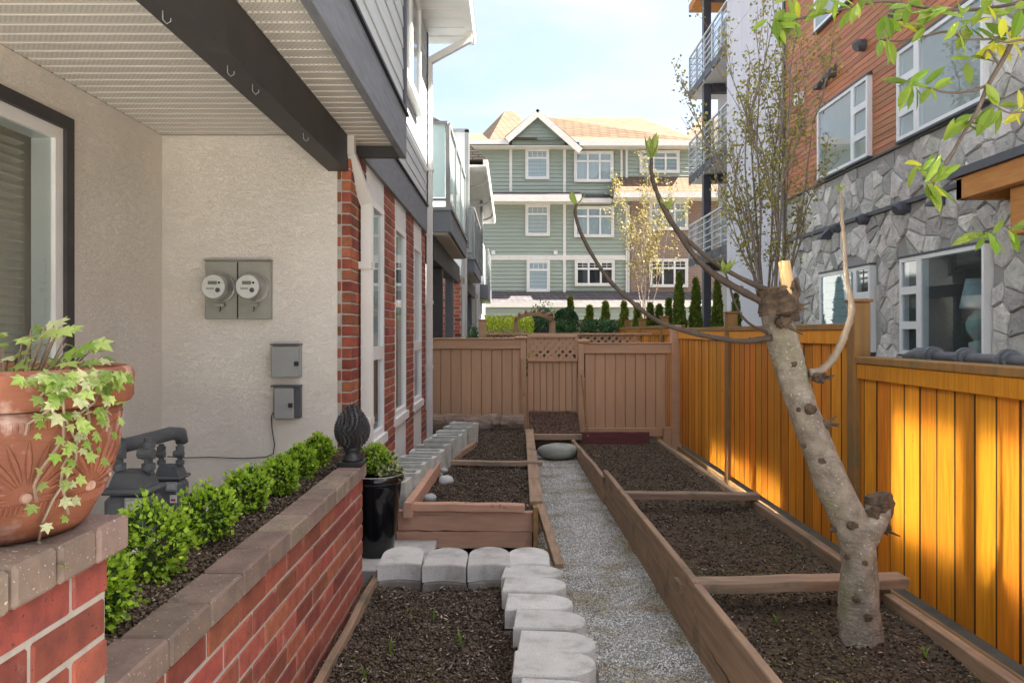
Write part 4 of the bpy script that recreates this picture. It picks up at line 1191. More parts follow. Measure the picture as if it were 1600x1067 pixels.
cedar_fence('lower orange cedar fence panel behind the leaning tree', .9, 4.19, 1.145, [], 1.2)
cedar_fence('taller orange cedar fence between square post and brown gate fence', 4.29, 8.68, 1.335, [4.24, 6.69], 1.475)
cedar_fence('orange cedar fence continuing beyond the brown gate fence', 8.80, 13.6, 1.375, [9.6, 11.2, 12.6], 1.50)
# grey pipe fittings lying along the wall top behind the low fence panel
pf = thing('drain_pipe', 'dark grey flanged drain pipe running just behind the low fence top', 'pipe')
px_ = 2.30
MB().tube([(px_, 2.2, 1.165), (px_, 4.08, 1.165)], .034, 14).build('pipe', GASGREY, pf, True)
for y_ in (4.0, 3.72, 3.40, 3.06, 2.75):
    fl = MB().tube([(px_, y_ - .035, 1.165), (px_, y_ + .035, 1.165)], .05, 16); fl.tube([(px_, y_ - .009, 1.165), (px_, y_ + .009, 1.165)], .062, 16)
    fl.build('flange', GASGREY, pf)
MB().tube([(px_, 4.06, 1.165), (px_ - .005, 4.14, 1.168), (px_ - .02, 4.19, 1.15), (px_ - .03, 4.20, 1.08), (px_ - .03, 4.20, .0)], [.05, .052, .05, .045, .04], 14).build('elbow', GASGREY, pf, True)

# ------------------------------------------------------------------ brown fence and gate across the garden
BY = 8.73
bf = thing('brown_fence', 'brown painted board fence panel beside the white downspout', 'fence', 'brown garden fence panels')
def bx(px): return (px - CX) * BY / F
def bz(py): return EYE - (py - CY) * BY / F
def boards(parent, p0, p1, z0, z1, wpx, y=BY):
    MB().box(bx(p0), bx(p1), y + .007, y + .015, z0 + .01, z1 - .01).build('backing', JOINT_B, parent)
    p = p0
    while p < p1 - 2:
        q = min(p + wpx, p1)
        piece('board', parent, BROWN, bx(p) + .002, bx(q) - .002, y + RNG.uniform(-.002, .002), y + .018, z0, z1, .008)
        p += wpx
boards(bf, 672, 816, bz(690), bz(545), 16)
MB().box(bx(668), bx(816), BY - .03, BY + .03, bz(545), bz(530), .004).build('top_rail', BROWN_D, bf)
MB().box(bx(668), bx(816), BY - .05, BY + .05, bz(530) + .0005, bz(528), .004).build('top_cap', BROWN_D, bf)
p = MB().box(bx(813), bx(822), BY - .045, BY + .045, -.12, bz(530), .004); p.build('post', BROWN_D, bf)
MB().box(bx(805), bx(824), BY - .07, BY + .07, bz(530) + .001, bz(525), .012).build('post_cap', BROWN_D, bf)
MB().bar((bx(816), BY - .06, bz(560)), (bx(821), BY - .08, bz(690)), .02, .03).build('stop_strip', BROWN_D, bf)
gt = thing('garden_gate', 'brown gate with diagonal lattice top above narrow boards', 'gate')
boards(gt, 824, 902, bz(643), bz(565), 10, BY + .01)
for (a, b) in ((565, 560), (527.5, 523)): MB().box(bx(824), bx(902), BY - .02, BY + .04, bz(a), bz(b), .004).build('rail', BROWN_D, gt)
MB().box(bx(823), bx(826), BY - .015, BY + .035, bz(560), bz(527.6)).build('stile', BROWN_D, gt); MB().box(bx(900), bx(903), BY - .015, BY + .035, bz(560), bz(527.6)).build('stile', BROWN_D, gt)
def lattice(parent, x0, x1, z0, z1, y, pitch=.088, w=.032):
    h = z1 - z0
    for s, yo in ((1, 0), (-1, .009)):
        k = x0 - h
        while k < x1 + h:
            a0, b0 = (k, z0), (k + h, z1)
            if s < 0: a0, b0 = (k, z1), (k + h, z0)
            # clip to the frame
            t0 = max(0, (x0 - a0[0]) / h); t1 = min(1, (x1 - a0[0]) / h)
            if t1 - t0 > .08:
                dz = b0[1] - a0[1]
                MB().bar((a0[0] + t0 * h, y + yo, a0[1] + t0 * dz), (a0[0] + t1 * h, y + yo, a0[1] + t1 * dz), .008, w, (0, 0, 1)).build('lattice_slat', BROWN_D, parent)
            k += pitch
lattice(gt, bx(826), bx(900), bz(560), bz(527.6), BY + .005)
bf2 = thing('brown_fence', 'brown painted board fence panel with a wide top rail beside the cedar fence', 'fence', 'brown garden fence panels')
boards(bf2, 914, 1043, bz(682), bz(552), 15.8)
MB().box(bx(909), bx(1048), BY - .03, BY + .03, bz(552), bz(537), .004).build('top_rail', BROWN_D, bf2)
MB().box(bx(909), bx(1048), BY - .045, BY + .045, bz(537) + .0005, bz(535), .003).build('top_cap', BROWN_D, bf2)
MB().box(bx(909), bx(1034), BY - .035, BY - .004, bz(681), bz(668), .004).build('bottom_rail', BROWN_D, bf2)
MB().box(bx(903), bx(912), BY - .05, BY + .045, -.12, bz(536), .004).build('post', BROWN_D, bf2)
MB().box(bx(902), bx(921), BY - .07, BY + .07, bz(536) + .001, bz(530), .012).build('post_cap', BROWN_D, bf2)
MB().box(bx(1048), bx(1063), BY - .06, BY + .06, -.12, bz(508), .005).build('post', BROWN_D, bf2)
MB().box(bx(1036), bx(1047.5), BY - .06, BY - .005, -.12, bz(667), .004).build('post_stub', BROWN_D, bf2)
st = MB().bar((bx(907), BY - .10, bz(585)), (bx(914), BY - .35, .12), .016, .016).build('garden_stake', CEDAR_K)
tag(st, 'thin wooden stake leaning against the gate post', 'stake')
# steps up to the gate
tag(MB().add([(bx(826), 8.30, .155), (bx(902), 8.30, .155), (bx(902), 8.72, .36), (bx(826), 8.72, .36), (bx(826), 8.30, -.1), (bx(902), 8.30, -.1)], [(0, 1, 2, 3), (4, 5, 1, 0)]).build('mulch_ramp', SOIL), 'sloping patch of brown mulch below the gate', 'mulch', kind='structure')
rs = NR.random((2600, 2)); xx = bx(827) + rs[:, 0] * (bx(901) - bx(827)); yy_ = 8.30 + rs[:, 1] * .42
o = scatter('mulch_chips', np.stack([xx, yy_, .16 + rs[:, 1] * .205], 1), NR.uniform(.004, .014, (2600, 3)), OCT_V, OCT_F, M('red_brown_mulch', (.16, .10, .075), (.11, .07, .05), 9, rough=1, island=.55))
tag(o, 'red brown bark chips on the ramp below the gate', 'mulch', kind='stuff')
sb = MB().box(.235, .80, 8.24, 8.285, .10, .165, .006).build('step_board', PLANK_X); tag(sb, 'weathered step board at the head of the gravel path', 'step')

# ------------------------------------------------------------------ raised beds
def plank(name, parent, mat, a, b, th, h, z0, tilt=0, wob=.003, cuts=8):
    """a board on edge from a to b (x,y,ztop), slightly worn along its top edge"""
    a, b = Vector(a), Vector(b)
    d = (b - a); d.z = 0; n = Vector((-d.y, d.x, 0)).normalized()
    vs, fs = [], []
    for k in range(cuts + 1):
        t = k / cuts; p = a.lerp(b, t)
        zt = p.z + (RNG.uniform(-wob, wob) if 0 < k < cuts else 0)
        zb = zt - h
        e = .004
        tl = n * tilt * h
        for (s, z, ti) in ((-1, zb, 0), (1, zb, 0), (1, zt - e, 1), (1 - 2 * e / th, zt, 1), (-1 + 2 * e / th, zt, 1), (-1, zt - e, 1)):
            q = p + n * (s * th / 2) + tl * ti
            vs.append((q.x, q.y, z))
    m = 6
    for k in range(cuts):
        for i in range(m): fs.append((k * m + i, k * m + (i + 1) % m, (k + 1) * m + (i + 1) % m, (k + 1) * m + i))
    fs.append(tuple(range(m))[::-1]); fs.append(tuple(range(cuts * m, cuts * m + m)))
    return MB().add(vs, fs).build(name, mat, parent)
RB = thing('raised_bed', 'long raised bed of weathered planks along the cedar fence', 'raised bed')
plank('plank', RB, PLANK, (.805, 1.6, .262), (.775, 3.05, .262), .035, .34, 0)
plank('plank', RB, PLANK, (.772, 3.05, .268), (.735, 5.72, .235), .035, .34, 0, wob=.004)
plank('plank', RB, PLANK, (.722, 5.60, .20), (.690, 8.15, .12), .035, .26, 0, wob=.006)
plank('plank', RB, PLANK, (1.67, 1.6, .15), (1.67, 3.25, .15), .045, .27, 0)
plank('plank', RB, PLANK, (1.68, 3.30, .155), (1.68, 5.15, .15), .045, .27, 0)
plank('plank', RB, PLANK, (1.66, 5.15, .13), (1.68, 8.35, .09), .045, .22, 0)
plank('cross_plank', RB, PLANK_X, (.735, 3.26, .205), (1.76, 3.30, .215), .10, .045, 0)
plank('cross_plank', RB, PLANK_X, (.74, 5.10, .20), (1.70, 5.06, .20), .09, .04, 0)
plank('end_plank', RB, RED_PL, (.72, 8.40, .17), (1.58, 8.40, .17), .04, .14, 0)
re0, re1 = (lambda y: .70 + 0 * y), (lambda y: 1.675 + 0 * y)
zb_r = lambda x, y: np.where(y > 5.1, (y - 5.1) * -.012, 0) + .02 * np.sin(x * 4)
SA = dict(amp=.03, sc=7, seed=31)
sheet('bed_soil', .76, 1.66, 1.5, 8.4, .085, SOIL, .022, .03, 7, 31, None, 'dark soil of the long raised bed by the cedar fence', zf=zb_r)
litter('bed_soil_crumbs', 15000, .79, 1.65, 1.9, 8.3, .088, (.003, .012), CLOD, (1, 1, .7), .03, 7, 31, zf=zb_r, label='soil crumbs in the long raised bed', near=1.6)
litter('bed_soil_flecks', 1300, .79, 1.65, 1.9, 8.3, .098, (.003, .009), CHIP, (1, 1, .5), .03, 7, 31, zf=zb_r, label='pale bark flecks and pebbles scattered in the long raised bed', near=1.5, elong=(1.7, .7, .6))
litter('bed_moss', 8000, .79, 1.65, 1.9, 8.3, .092, (.005, .014), MOSS, (1, 1, .8), .03, 7, 31, zf=zb_r, TV=LEAF_V, TF=LEAF_F, label='moss patches on the soil of the long raised bed', cat='moss', near=1.6, keep=lambda x, y: fbm(x * 3.5, y * 3.5, 77) > .51)

LBD = thing('raised_bed', 'brown painted raised bed with a cracked front board in front of the brown fence', 'raised bed')
plank('front_board', LBD, PINK_PL, (-.69, 4.53, .212), (.135, 4.51, .206), .04, .118, 0, wob=.003, cuts=14)
plank('front_board', LBD, PINK_PL, (-.70, 4.535, .082), (.13, 4.515, .090), .04, .10, 0, wob=.004, cuts=14)
plank('front_board', LBD, PINK_PL, (-.62, 4.515, .262), (.085, 4.50, .254), .06, .045, 0)
plank('side_board', LBD, PINK_PL, (-.62, 4.42, .28), (-.56, 6.05, .30), .05, .09, 0)
plank('side_board', LBD, PLANK, (-.56, 6.05, .23), (-.35, 7.15, .25), .05, .05, 0, wob=.006)
plank('side_board', LBD, PLANK, (.165, 4.75, .215), (.205, 8.15, .235), .085, .20, 0, wob=.006)
plank('cross_plank', LBD, PLANK_X, (-.57, 6.15, .235), (.26, 6.05, .245), .06, .035, 0)
MB().box(.135, .165, 4.44, 4.50, -.1, .25, .004).build('stake', CEDAR_K, LBD)
plank('loose_board', LBD, PLANK, (.19, 4.75, .20), (.27, 4.08, .02), .05, .04, 0)
lg = MB(); n_ = 26
lgp = [(-.90 + .045 * k + 0, 8.42 + RNG.uniform(-.01, .01), .262 + RNG.uniform(-.008, .008)) for k in range(24)]
lg.tube(lgp, [.108 + RNG.uniform(-.012, .012) for _ in lgp], 14, wob=.06)
o = lg.build('split_log', LOGM); tag(o, 'long weathered log lying along the foot of the brown fence', 'log')
sheet('bed_soil', -.66, .16, 4.5, 8.5, .185, SOIL, .022, .03, 7, 33, None, 'dark soil of the raised bed behind the cracked board')
litter('bed_soil_crumbs', 8000, -.60, .14, 4.55, 8.3, .19, (.004, .012), CLOD, (1, 1, .7), .03, 7, 33, label='soil crumbs in the bed behind the cracked board', near=1.4)
litter('bed_soil_flecks', 800, -.60, .14, 4.55, 8.3, .20, (.003, .009), CHIP, (1, 1, .5), .03, 7, 33, label='pale flecks in the bed behind the cracked board', near=1.3)

sheet('bed_soil', -.71, .12, 1.4, 3.75, .062, SOIL, .02, .035, 7, 35, None, 'dark soil of the small bed edged by scalloped blocks')
litter('bed_soil_crumbs', 17000, -.70, .10, 1.8, 3.7, .067, (.003, .011), CLOD, (1, 1, .7), .035, 7, 35, label='soil crumbs in the block-edged bed', near=1.1)
litter('bed_soil_flecks', 800, -.70, .10, 1.9, 3.7, .079, (.003, .010), CHIP, (1, 1, .45), .035, 7, 35, label='pale flecks of bark in the block-edged bed', near=1.1, elong=(2.0, .6, .5))
litter('bed_moss', 3200, -.70, .10, 1.9, 3.7, .071, (.005, .013), MOSS, (1, 1, .8), .035, 7, 35, TV=LEAF_V, TF=LEAF_F, label='moss on the soil of the block-edged bed', cat='moss', near=1.1, keep=lambda x, y: fbm(x * 4, y * 4, 78) > .53)
wb = plank('edging_board', None, PLANK, (-.665, 1.4, .105), (-.665, 3.72, .105), .03, .2, 0, wob=.006, cuts=14)
tag(wb, 'weathered edging board along the foot of the brick planter', 'board')

# ------------------------------------------------------------------ scalloped edging blocks
def scallop(h, w=.212, L=.30, dip=.026):
    out = []
    n = 8
    for k in range(n + 1):
        t = k / n; out.append((-w / 2 + w * t, dip * math.sin(math.pi * t)))
    for k in range(13):
        t = math.pi * k / 12; out.append((w / 2 * math.cos(t), L - .13 + .13 * math.sin(t)))
    m = MB(); n = len(out)
    cx0, cy0 = 0, L / 2
    ins = [(cx0 + (x - cx0) * .965, cy0 + (y - cy0) * .97) for x, y in out]
    vs = [(x, y, 0) for x, y in out] + [(x, y, h - .007) for x, y in out] + [(x, y, h) for x, y in ins]
    fs = [tuple(range(n))[::-1], tuple(range(2 * n, 3 * n))]
    for a in (0, 1): fs += [(a * n + i, a * n + (i + 1) % n, (a + 1) * n + (i + 1) % n, (a + 1) * n + i) for i in range(n)]
    return m.add(vs, fs)
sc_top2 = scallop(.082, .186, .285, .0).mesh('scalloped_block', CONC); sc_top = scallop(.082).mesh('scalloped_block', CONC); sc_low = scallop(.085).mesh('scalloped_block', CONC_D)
row = [(-.545, 3.60, .03), (-.325, 3.575, -.02), (-.105, 3.585, .02)]
for i, (x, y_, r_) in enumerate(row):
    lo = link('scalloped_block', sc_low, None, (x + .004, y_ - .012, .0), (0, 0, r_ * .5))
    tag(lo, 'dark scalloped block, bottom of the ' + ('pair by the edging board', 'middle pair of the bed end row', 'pair next to the corner block')[i], 'block', 'lower blocks of the bed end row')
    hi = link('scalloped_block', sc_top, None, (x, y_, .087), (RNG.uniform(-.01, .02), 0, r_))
    tag(hi, 'pale scalloped concrete block, top of the ' + ('pair by the edging board', 'middle pair of the bed end row', 'pair next to the corner block')[i], 'block', 'upper blocks of the bed end row')
tag(link('scalloped_block', sc_top, None, (.085, 3.60, .085), (0, 0, -.04)), 'pale scalloped block at the corner where the two edging rows meet', 'block')
ORD = ('first', 'second', 'third', 'fourth', 'fifth', 'sixth', 'seventh', 'eighth', 'ninth', 'tenth', 'eleventh')
colr_ = [(-.015, 3.56), (-.012, 3.37), (.0, 3.165), (.035, 2.97), (.05, 2.76), (.03, 2.57), (.045, 2.375), (.05, 2.18)]
for i, (x, y_) in enumerate(colr_):
    hi = link('scalloped_block', sc_top2, None, (x - .02, y_ - .02, .075 + .004 * (i % 2)), (RNG.uniform(-.02, .02), RNG.uniform(-.02, .02), -math.pi / 2 + RNG.uniform(-.03, .03) - .08))
    tag(hi, ORD[i] + ' pale scalloped block from the corner along the gravel', 'block', 'edging blocks along the gravel path')
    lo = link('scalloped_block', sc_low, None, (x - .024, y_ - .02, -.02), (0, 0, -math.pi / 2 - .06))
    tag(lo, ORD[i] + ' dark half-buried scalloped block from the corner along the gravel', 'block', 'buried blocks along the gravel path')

# ------------------------------------------------------------------ hollow concrete blocks along the house
def cinder():
    m = MB(); L, W, H, t = .26, .165, .23, .030
    m.box(-L / 2, L / 2, -W / 2, -W / 2 + t, 0, H); m.box(-L / 2, L / 2, W / 2 - t, W / 2, 0, H)
    m.box(-L / 2, -L / 2 + t, -W / 2 + t, W / 2 - t, 0, H); m.box(L / 2 - t, L / 2, -W / 2 + t, W / 2 - t, 0, H)
    m.box(-L / 2 + t, L / 2 - t, -W / 2 + t, W / 2 - t, 0, .05)
    return m.mesh('hollow_block', CINDER)
cm = cinder()
for k in range(11):
    t = k / 10
    p = Vector((-.78, 4.72, 0)).lerp(Vector((-.49, 7.45, 0)), t)
    o = link('hollow_block', cm, None, (p.x + RNG.uniform(-.012, .012), p.y, .13 + .03 * t), (RNG.uniform(-.05, .02), RNG.uniform(-.03, .03), RNG.uniform(-.16, .16) - .10))
    tag(o, ORD[k] + ' grey hollow concrete block from the black pot in the row along the house', 'block', 'hollow blocks along the house')
tag(MB().box(-.93, -.45, 4.60, 7.7, -.12, .125).build('block_footing', SOIL), 'earth strip under the hollow concrete blocks', 'soil', kind='structure')

# ------------------------------------------------------------------ stones
def rock(name, loc, s, mat, label, cat='stone', seed=1, group=None):
    n, m_ = 20, 12
    rg = np.random.default_rng(seed); ph = rg.uniform(0, 6, 6)
    vs, fs = [], []
    for j in range(m_ + 1):
        th = math.pi * j / m_
        for i in range(n):
            a = 2 * math.pi * i / n
            r = 1 + .07 * math.sin(2 * a + ph[0]) * math.sin(th) + .05 * math.sin(3 * a + ph[1] + th * 2) + .04 * math.sin(th * 4 + ph[2])
            vs.append((s[0] * r * math.sin(th) * math.cos(a), s[1] * r * math.sin(th) * math.sin(a), s[2] * r * math.cos(th)))
    for j in range(m_):
        for i in range(n): fs.append((j * n + i, (j + 1) * n + i, (j + 1) * n + (i + 1) % n, j * n + (i + 1) % n))
    return tag(MB().add(vs, fs).build(name, mat, None, True, loc), label, cat, group)
rock('boulder', (.495, 7.62, .075), (.215, .15, .085), ROCK, 'smooth grey green boulder at the head of the gravel path', 'boulder', 3)
rock('garden_stone', tuple(P(697, 750, 5.0)), (.052, .045, .032), ROCK_L, 'smooth oval blue grey stone on the soil beside the slanting board', 'stone', 4)
rock('garden_stone', tuple(P(672, 778, 4.72)), (.042, .036, .03), ROCK_L, 'small round whitish stone in the corner of the front board', 'stone', 5)
rock('garden_stone', tuple(P(694, 735, 5.6)), (.03, .03, .022), ROCK_L, 'small grey stone behind the oval one beside the board', 'stone', 6)

# ------------------------------------------------------------------ meters and boxes on the porch wall
K = DW / F
def wx(px): return (px - CX) * DW / F
def wz(py): return EYE - (py - CY) * DW / F
EM = thing('electric_meter_panel', 'grey green double meter panel with two round glass meters on stucco', 'meter')
MB().box(wx(325), wx(426), DW - .045, DW + .01, wz(499), wz(409), .004).build('cabinet', GALV, EM)
MB().box(wx(324), wx(427), DW - .06, DW + .01, wz(409) + .0005, wz(406.5), .002).build('rain_lip', GALV, EM)
MB().box(wx(374.7), wx(376.7), DW - .0475, DW - .044, wz(498), wz(411)).build('panel_seam', DARK, EM)
MFACE = M('meter_face', (.62, .63, .60), (.56, .57, .54), 30, rough=.4)
MRING = M('meter_ring', (.42, .42, .40), rough=.3, metal=.6)
for px in (350.5, 402):
    cx_, cz_ = wx(px), wz(450.5)
    f_ = lambda a, b, c: (a, c, b)
    mt = empty('meter', (cx_, DW - .045, cz_), EM)
    def ring(r0, y0, r1, y1, n=28):
        return MB().tube([(0, y0, 0), (0, y1, 0)], [r0, r1], n)
    ring(.088, .0, .088, -.018).build('ring', MRING, mt)
    MB().tube([(0, -.018, 0), (0, -.10, 0), (0, -.118, 0)], [.080, .078, .068], 28).build('dial_cover', MRING, mt, False)
    ring(.066, -.1185, .066, -.121).build('dial', MFACE, mt)
    MB().box(-.030, .022, -.1235, -.1215, .012, .032).build('display', M('lcd', (.17, .20, .16), rough=.3), mt)
    MB().tube([(.034, -.1215, .022), (.034, -.124, .022)], .007, 10).build('button', DARK, mt)
    MB().tube([(.026, -.1215, -.020), (.026, -.1235, -.020)], .014, 12).build('port', SLATE, mt)
    MB().box(-.04, .005, -.1230, -.1215, -.016, -.006).build('label_strip', BOXGREY, mt)
    MB().box(-.024, .028, -.035, .0, -.112, -.092).build('seal_bracket', GALV, mt)
    MB().tube([(.0, -.02, -.11), (.004, -.02, -.13), (-.004, -.02, -.14)], .003, 6).build('seal_tag', DARK, mt)
def box_unit(name, label, p0, q0, p1, q1, dep, ajar):
    o = thing(name, label, 'box')
    MB().box(wx(p0), wx(p1), DW - dep * .6, DW + .01, wz(q1), wz(q0), .004).build('back_plate', SLATE if ajar else BOXGREY, o)
    MB().box(wx(p0) + (.010 if ajar else -.004), wx(p1) - (.035 if ajar else .006), DW - dep, DW - dep * .6 - .0005, wz(q1) - .004, wz(q0) - .008, .006).build('cover', BOXGREY, o)
    MB().box(wx(p0) - .006, wx(p1) + .004, DW - dep - .01, DW, wz(q0) - .004, wz(q0) + .004).build('rain_lip', SLATE, o)
    l = MB(); lx = wx(p1) - (.05 if ajar else .012)
    l.box(lx - .012, lx + .012, DW - dep - .012, DW - dep, (wz(q0) + wz(q1)) / 2 - .03, (wz(q0) + wz(q1)) / 2 - .004); l.tube([(lx, DW - dep - .012, (wz(q0) + wz(q1)) / 2 - .012), (lx, DW - dep - .02, (wz(q0) + wz(q1)) / 2 - .012)], .007, 8)
    l.build('latch', DARK, o)
    return o
box_unit('utility_box', 'upper grey utility box with a side latch on the stucco', 430, 538, 472, 588, .07, False)
box_unit('utility_box', 'lower grey utility box with ajar cover and a wire coming out', 430, 602, 472, 652, .06, True)
wr = [P(439, 637, 4.34), P(430, 640, 4.37), P(424, 650, 4.38), P(425, 670, 4.38), P(429, 695, 4.38), P(427, 709, 4.38), P(415, 714, 4.38), P(380, 716, 4.38), P(330, 714, 4.38), P(290, 715, 4.36), P(262, 713, 4.2)]
tag(MB().tube(wr, .0028, 6).build('cable', DARK), 'thin black cable running from the lower box along the stucco', 'cable')

# ------------------------------------------------------------------ gas meters
def gas_meter(x, y, z, s, label):
    g_ = thing('gas_meter', label, 'gas meter', 'gas meters on the porch', (x, y, z))
    MB().box(-.095 * s, .095 * s, -.075 * s, .075 * s, -.20 * s, .03 * s, .03 * s).build('body', GASGREY, g_)
    MB().box(-.10 * s, .10 * s, -.085 * s, .085 * s, .0305 * s, .055 * s, .012).build('top_flange', GASGREY, g_)
    MB().prism([(-.075 * s, 0), (.075 * s, 0), (.05 * s, .06 * s), (-.05 * s, .06 * s)], -.06 * s, .06 * s, lambda a, b, c: (a, c, b + .0555 * s)).build('shoulder', GASGREY, g_)
    MB().box(.01 * s, .082 * s, -.098 * s, -.0855 * s, -.035 * s, .025 * s, .004).build('index_box', BOXGREY, g_)
    MB().box(.02 * s, .075 * s, -.1005 * s, -.0985 * s, -.02 * s, .015 * s).build('index_window', M('index_glass', (.5, .5, .5), rough=.2), g_)
    MB().box(.03 * s, .075 * s, -.0775 * s, -.0755 * s, -.11 * s, -.06 * s).build('label_plate', WHITE, g_)
    MB().box(.038 * s, .066 * s, -.079 * s, -.0777 * s, -.098 * s, -.085 * s).build('label_mark', M('label_red', (.5, .04, .04), rough=.5), g_)
    for sx in (-.06, .06):
        v = MB(); v.tube([(sx * s, 0, .11 * s), (sx * s, 0, .25 * s)], .017 * s, 10)
        for zz in (.12, .165, .21): v.tube([(sx * s, 0, zz * s), (sx * s, 0, (zz + .025) * s)], .028 * s, 8)
        v.tube([(sx * s - .03 * s, -.02 * s, .19 * s), (sx * s + .03 * s, -.02 * s, .19 * s)], .022 * s, 8)
        v.build('riser_pipe', GASGREY, g_)
gas_meter(-1.69, 3.30, .555, 1.1, 'dark grey gas meter in front, half hidden by the terracotta pot')
gas_meter(-1.70, 3.68, .55, .78, 'dark grey gas meter next to the stucco wall')
tag(MB().tube([(-1.90, 3.02, .76), (-1.74, 3.45, .79), (-1.69, 3.66, .80), (-1.672, 3.72, .79), (-1.67, 3.74, .745)], [.033, .033, .034, .035, .03], 12).build('gas_pipe', GASGREY, None, True), 'thick grey gas header pipe rising above the meters', 'pipe')

# ------------------------------------------------------------------ terracotta pot with ivy
PC = Vector((-.845, 1.215, .976))
TP = thing('terracotta_pot', 'large terracotta pot with pressed sunburst pattern on the brick pillar', 'pot', loc=PC)
prof = [(.0, 0), (.118, 0), (.130, .012), (.150, .05), (.166, .10), (.176, .15), (.180, .19), (.182, .205), (.194, .208), (.199, .215), (.200, .255), (.196, .266), (.186, .268), (.180, .262), (.176, .235), (.0, .225)]
MB().lathe(prof[:8], 56).build('bowl', TERRA, TP, True)
MB().lathe([(.175, .2055), (.194, .208), (.199, .216), (.200, .252), (.197, .264), (.190, .268), (.182, .264), (.178, .24), (.0, .236)], 56).build('rim', TERRA, TP, True)
def surf(t, z):
    r = np.interp(z, [p[1] for p in prof[1:8]], [p[0] for p in prof[1:8]])
    return Vector((r * math.cos(t), r * math.sin(t), z))
ROS = M('worn_terracotta', (.45, .30, .24), (.36, .2, .14), 40, rough=.8)
for tc in (-2.05, -1.42, -.75, -.08, .6, -2.75):
    rb = MB(); ct, czz = tc, .075
    for k in range(11):
        a = math.pi * (k / 10); 
        pts, rr = [], []
        for q in range(5):
            u = .022 + .062 * q / 4
            tt, zz = ct + u * math.cos(a) / .165, czz + u * math.sin(a) * 1.05
            pp = surf(tt, zz); pts.append(pp * 1.0); rr.append((.0018, .0042, .0055, .0045, .0012)[q])
        rb.tube(pts, rr, 6)
    rb.build('sunburst', TERRA, TP)
    c0 = surf(ct, .076); nrm = Vector((c0.x, c0.y, 0)).normalized()
    MB().tube([c0 - nrm * .003, c0 + nrm * .005], [.010, .007], 14).build('rosette', ROS, TP)
gv = MB()
for k in range(150):
    t = 2 * math.pi * k / 150
    a, b = surf(t, .050), surf(t + .02, .066); n0 = Vector((a.x, a.y, 0)).normalized()
    gv.tube([a + n0 * .0005, b + n0 * .0005], .0022, 5)
    a, b = surf(t, .178), surf(t, .19); gv.tube([a, b], .0018, 5)
gv.build('rope_band', TERRA, TP)['kind'] = 'stuff'

IV = np.array([(0, 0, 0), (.16, .10, .02), (.50, .12, -.03), (.34, .34, .03), (.52, .62, -.04), (.22, .60, .03), (0, 1.0, -.06), (-.22, .60, .03), (-.52, .62, -.04), (-.34, .34, .03), (-.50, .12, -.03), (-.16, .10, .02), (0, .42, -.02)], float)
IVF = [(12, i, i + 1) for i in range(0, 11)] + [(12, 11, 0)]
def leaf_mesh(nm, V, Fc, mat):
    me = bpy.data.meshes.new(nm); me.from_pydata([tuple(v) for v in V], [], Fc); me.materials.append(mat); me.update(); return me
iv1, iv2 = leaf_mesh('leaf', IV, IVF, LEAF_IVY), leaf_mesh('leaf', IV, IVF, LEAF_IVYP)
def put_leaf(me, parent, p, d, up, s, name='leaf'):
    d = Vector(d).normalized(); x = d.cross(Vector(up))
    x = x.normalized() if x.length > 1e-3 else d.orthogonal().normalized()
    z = x.cross(d)
    R = Matrix((x, d, z)).transposed().to_4x4()
    o = bpy.data.objects.new(name, me); COL.objects.link(o); o.parent = parent
    o.matrix_basis = Matrix.Translation(p) @ R @ Matrix.Diagonal((s, s, s, 1))
    return o
IVY = thing('ivy_plant', 'variegated ivy spilling over the rim of the terracotta pot', 'ivy', loc=PC)
toC = (Vector((0, 0, EYE)) - PC).normalized()
rg = random.Random(5)
stems = MB()
for k in range(80):
    t = rg.uniform(0, 6.28); r = .17 * math.sqrt(rg.random()); hgt = rg.uniform(.245, .34)
    p = Vector((r * math.cos(t), r * math.sin(t), hgt))
    stems.tube([Vector((r * .6 * math.cos(t), r * .6 * math.sin(t), .235)), p], .0015, 4)
    d = Vector((math.cos(t), math.sin(t), rg.uniform(-.5, .5))); up = Vector((rg.uniform(-.5, .5), rg.uniform(-.9, -.1), 1))
    put_leaf(iv1 if rg.random() < .8 else iv2, IVY, p, d, up, rg.uniform(.022, .040))
vines = [(-.62, .19, .5), (-.50, .29, .7), (-.33, .14, .4), (-.70, .09, .3), (-.2, .10, .5), (-.42, .22, .6)]
for (tc, drop, pale) in vines:
    prev, pts = None, []
    for q in range(12):
        u = q / 11
        zz = .265 + .03 * math.sin(u * 3) - drop * u * 1.05
        rr = .19 + .018 + .012 * math.sin(q) if zz > .2 else np.interp(max(zz, 0), [p[1] for p in prof[1:8]], [p[0] for p in prof[1:8]]) + .014
        if zz < 0: rr = .16
        tt = tc + .10 * math.sin(q * .9 + tc * 7)
        pts.append(Vector((rr * math.cos(tt), rr * math.sin(tt), zz)))
    stems.tube(pts, .0022, 5)
    for q, p in enumerate(pts):
        for _ in range(2 if q < 8 else 1):
            out = Vector((p.x, p.y, 0)).normalized()
            side = Vector((-out.y, out.x, 0)) * rg.uniform(-1, 1)
            d = (side + Vector((0, 0, rg.uniform(-1, .1))) + out * .35)
            pp = p + out * rg.uniform(.004, .014) + side * .012
            if pp.z < .012 and (PC.x + pp.x) < FX + .02: continue
            put_leaf(iv2 if rg.random() < pale * .5 else iv1, IVY, pp, d, out + Vector((0, 0, .5)), rg.uniform(.015, .030) * (1 - .3 * q / 11))
stems.build('stem', TWIG_L, IVY)

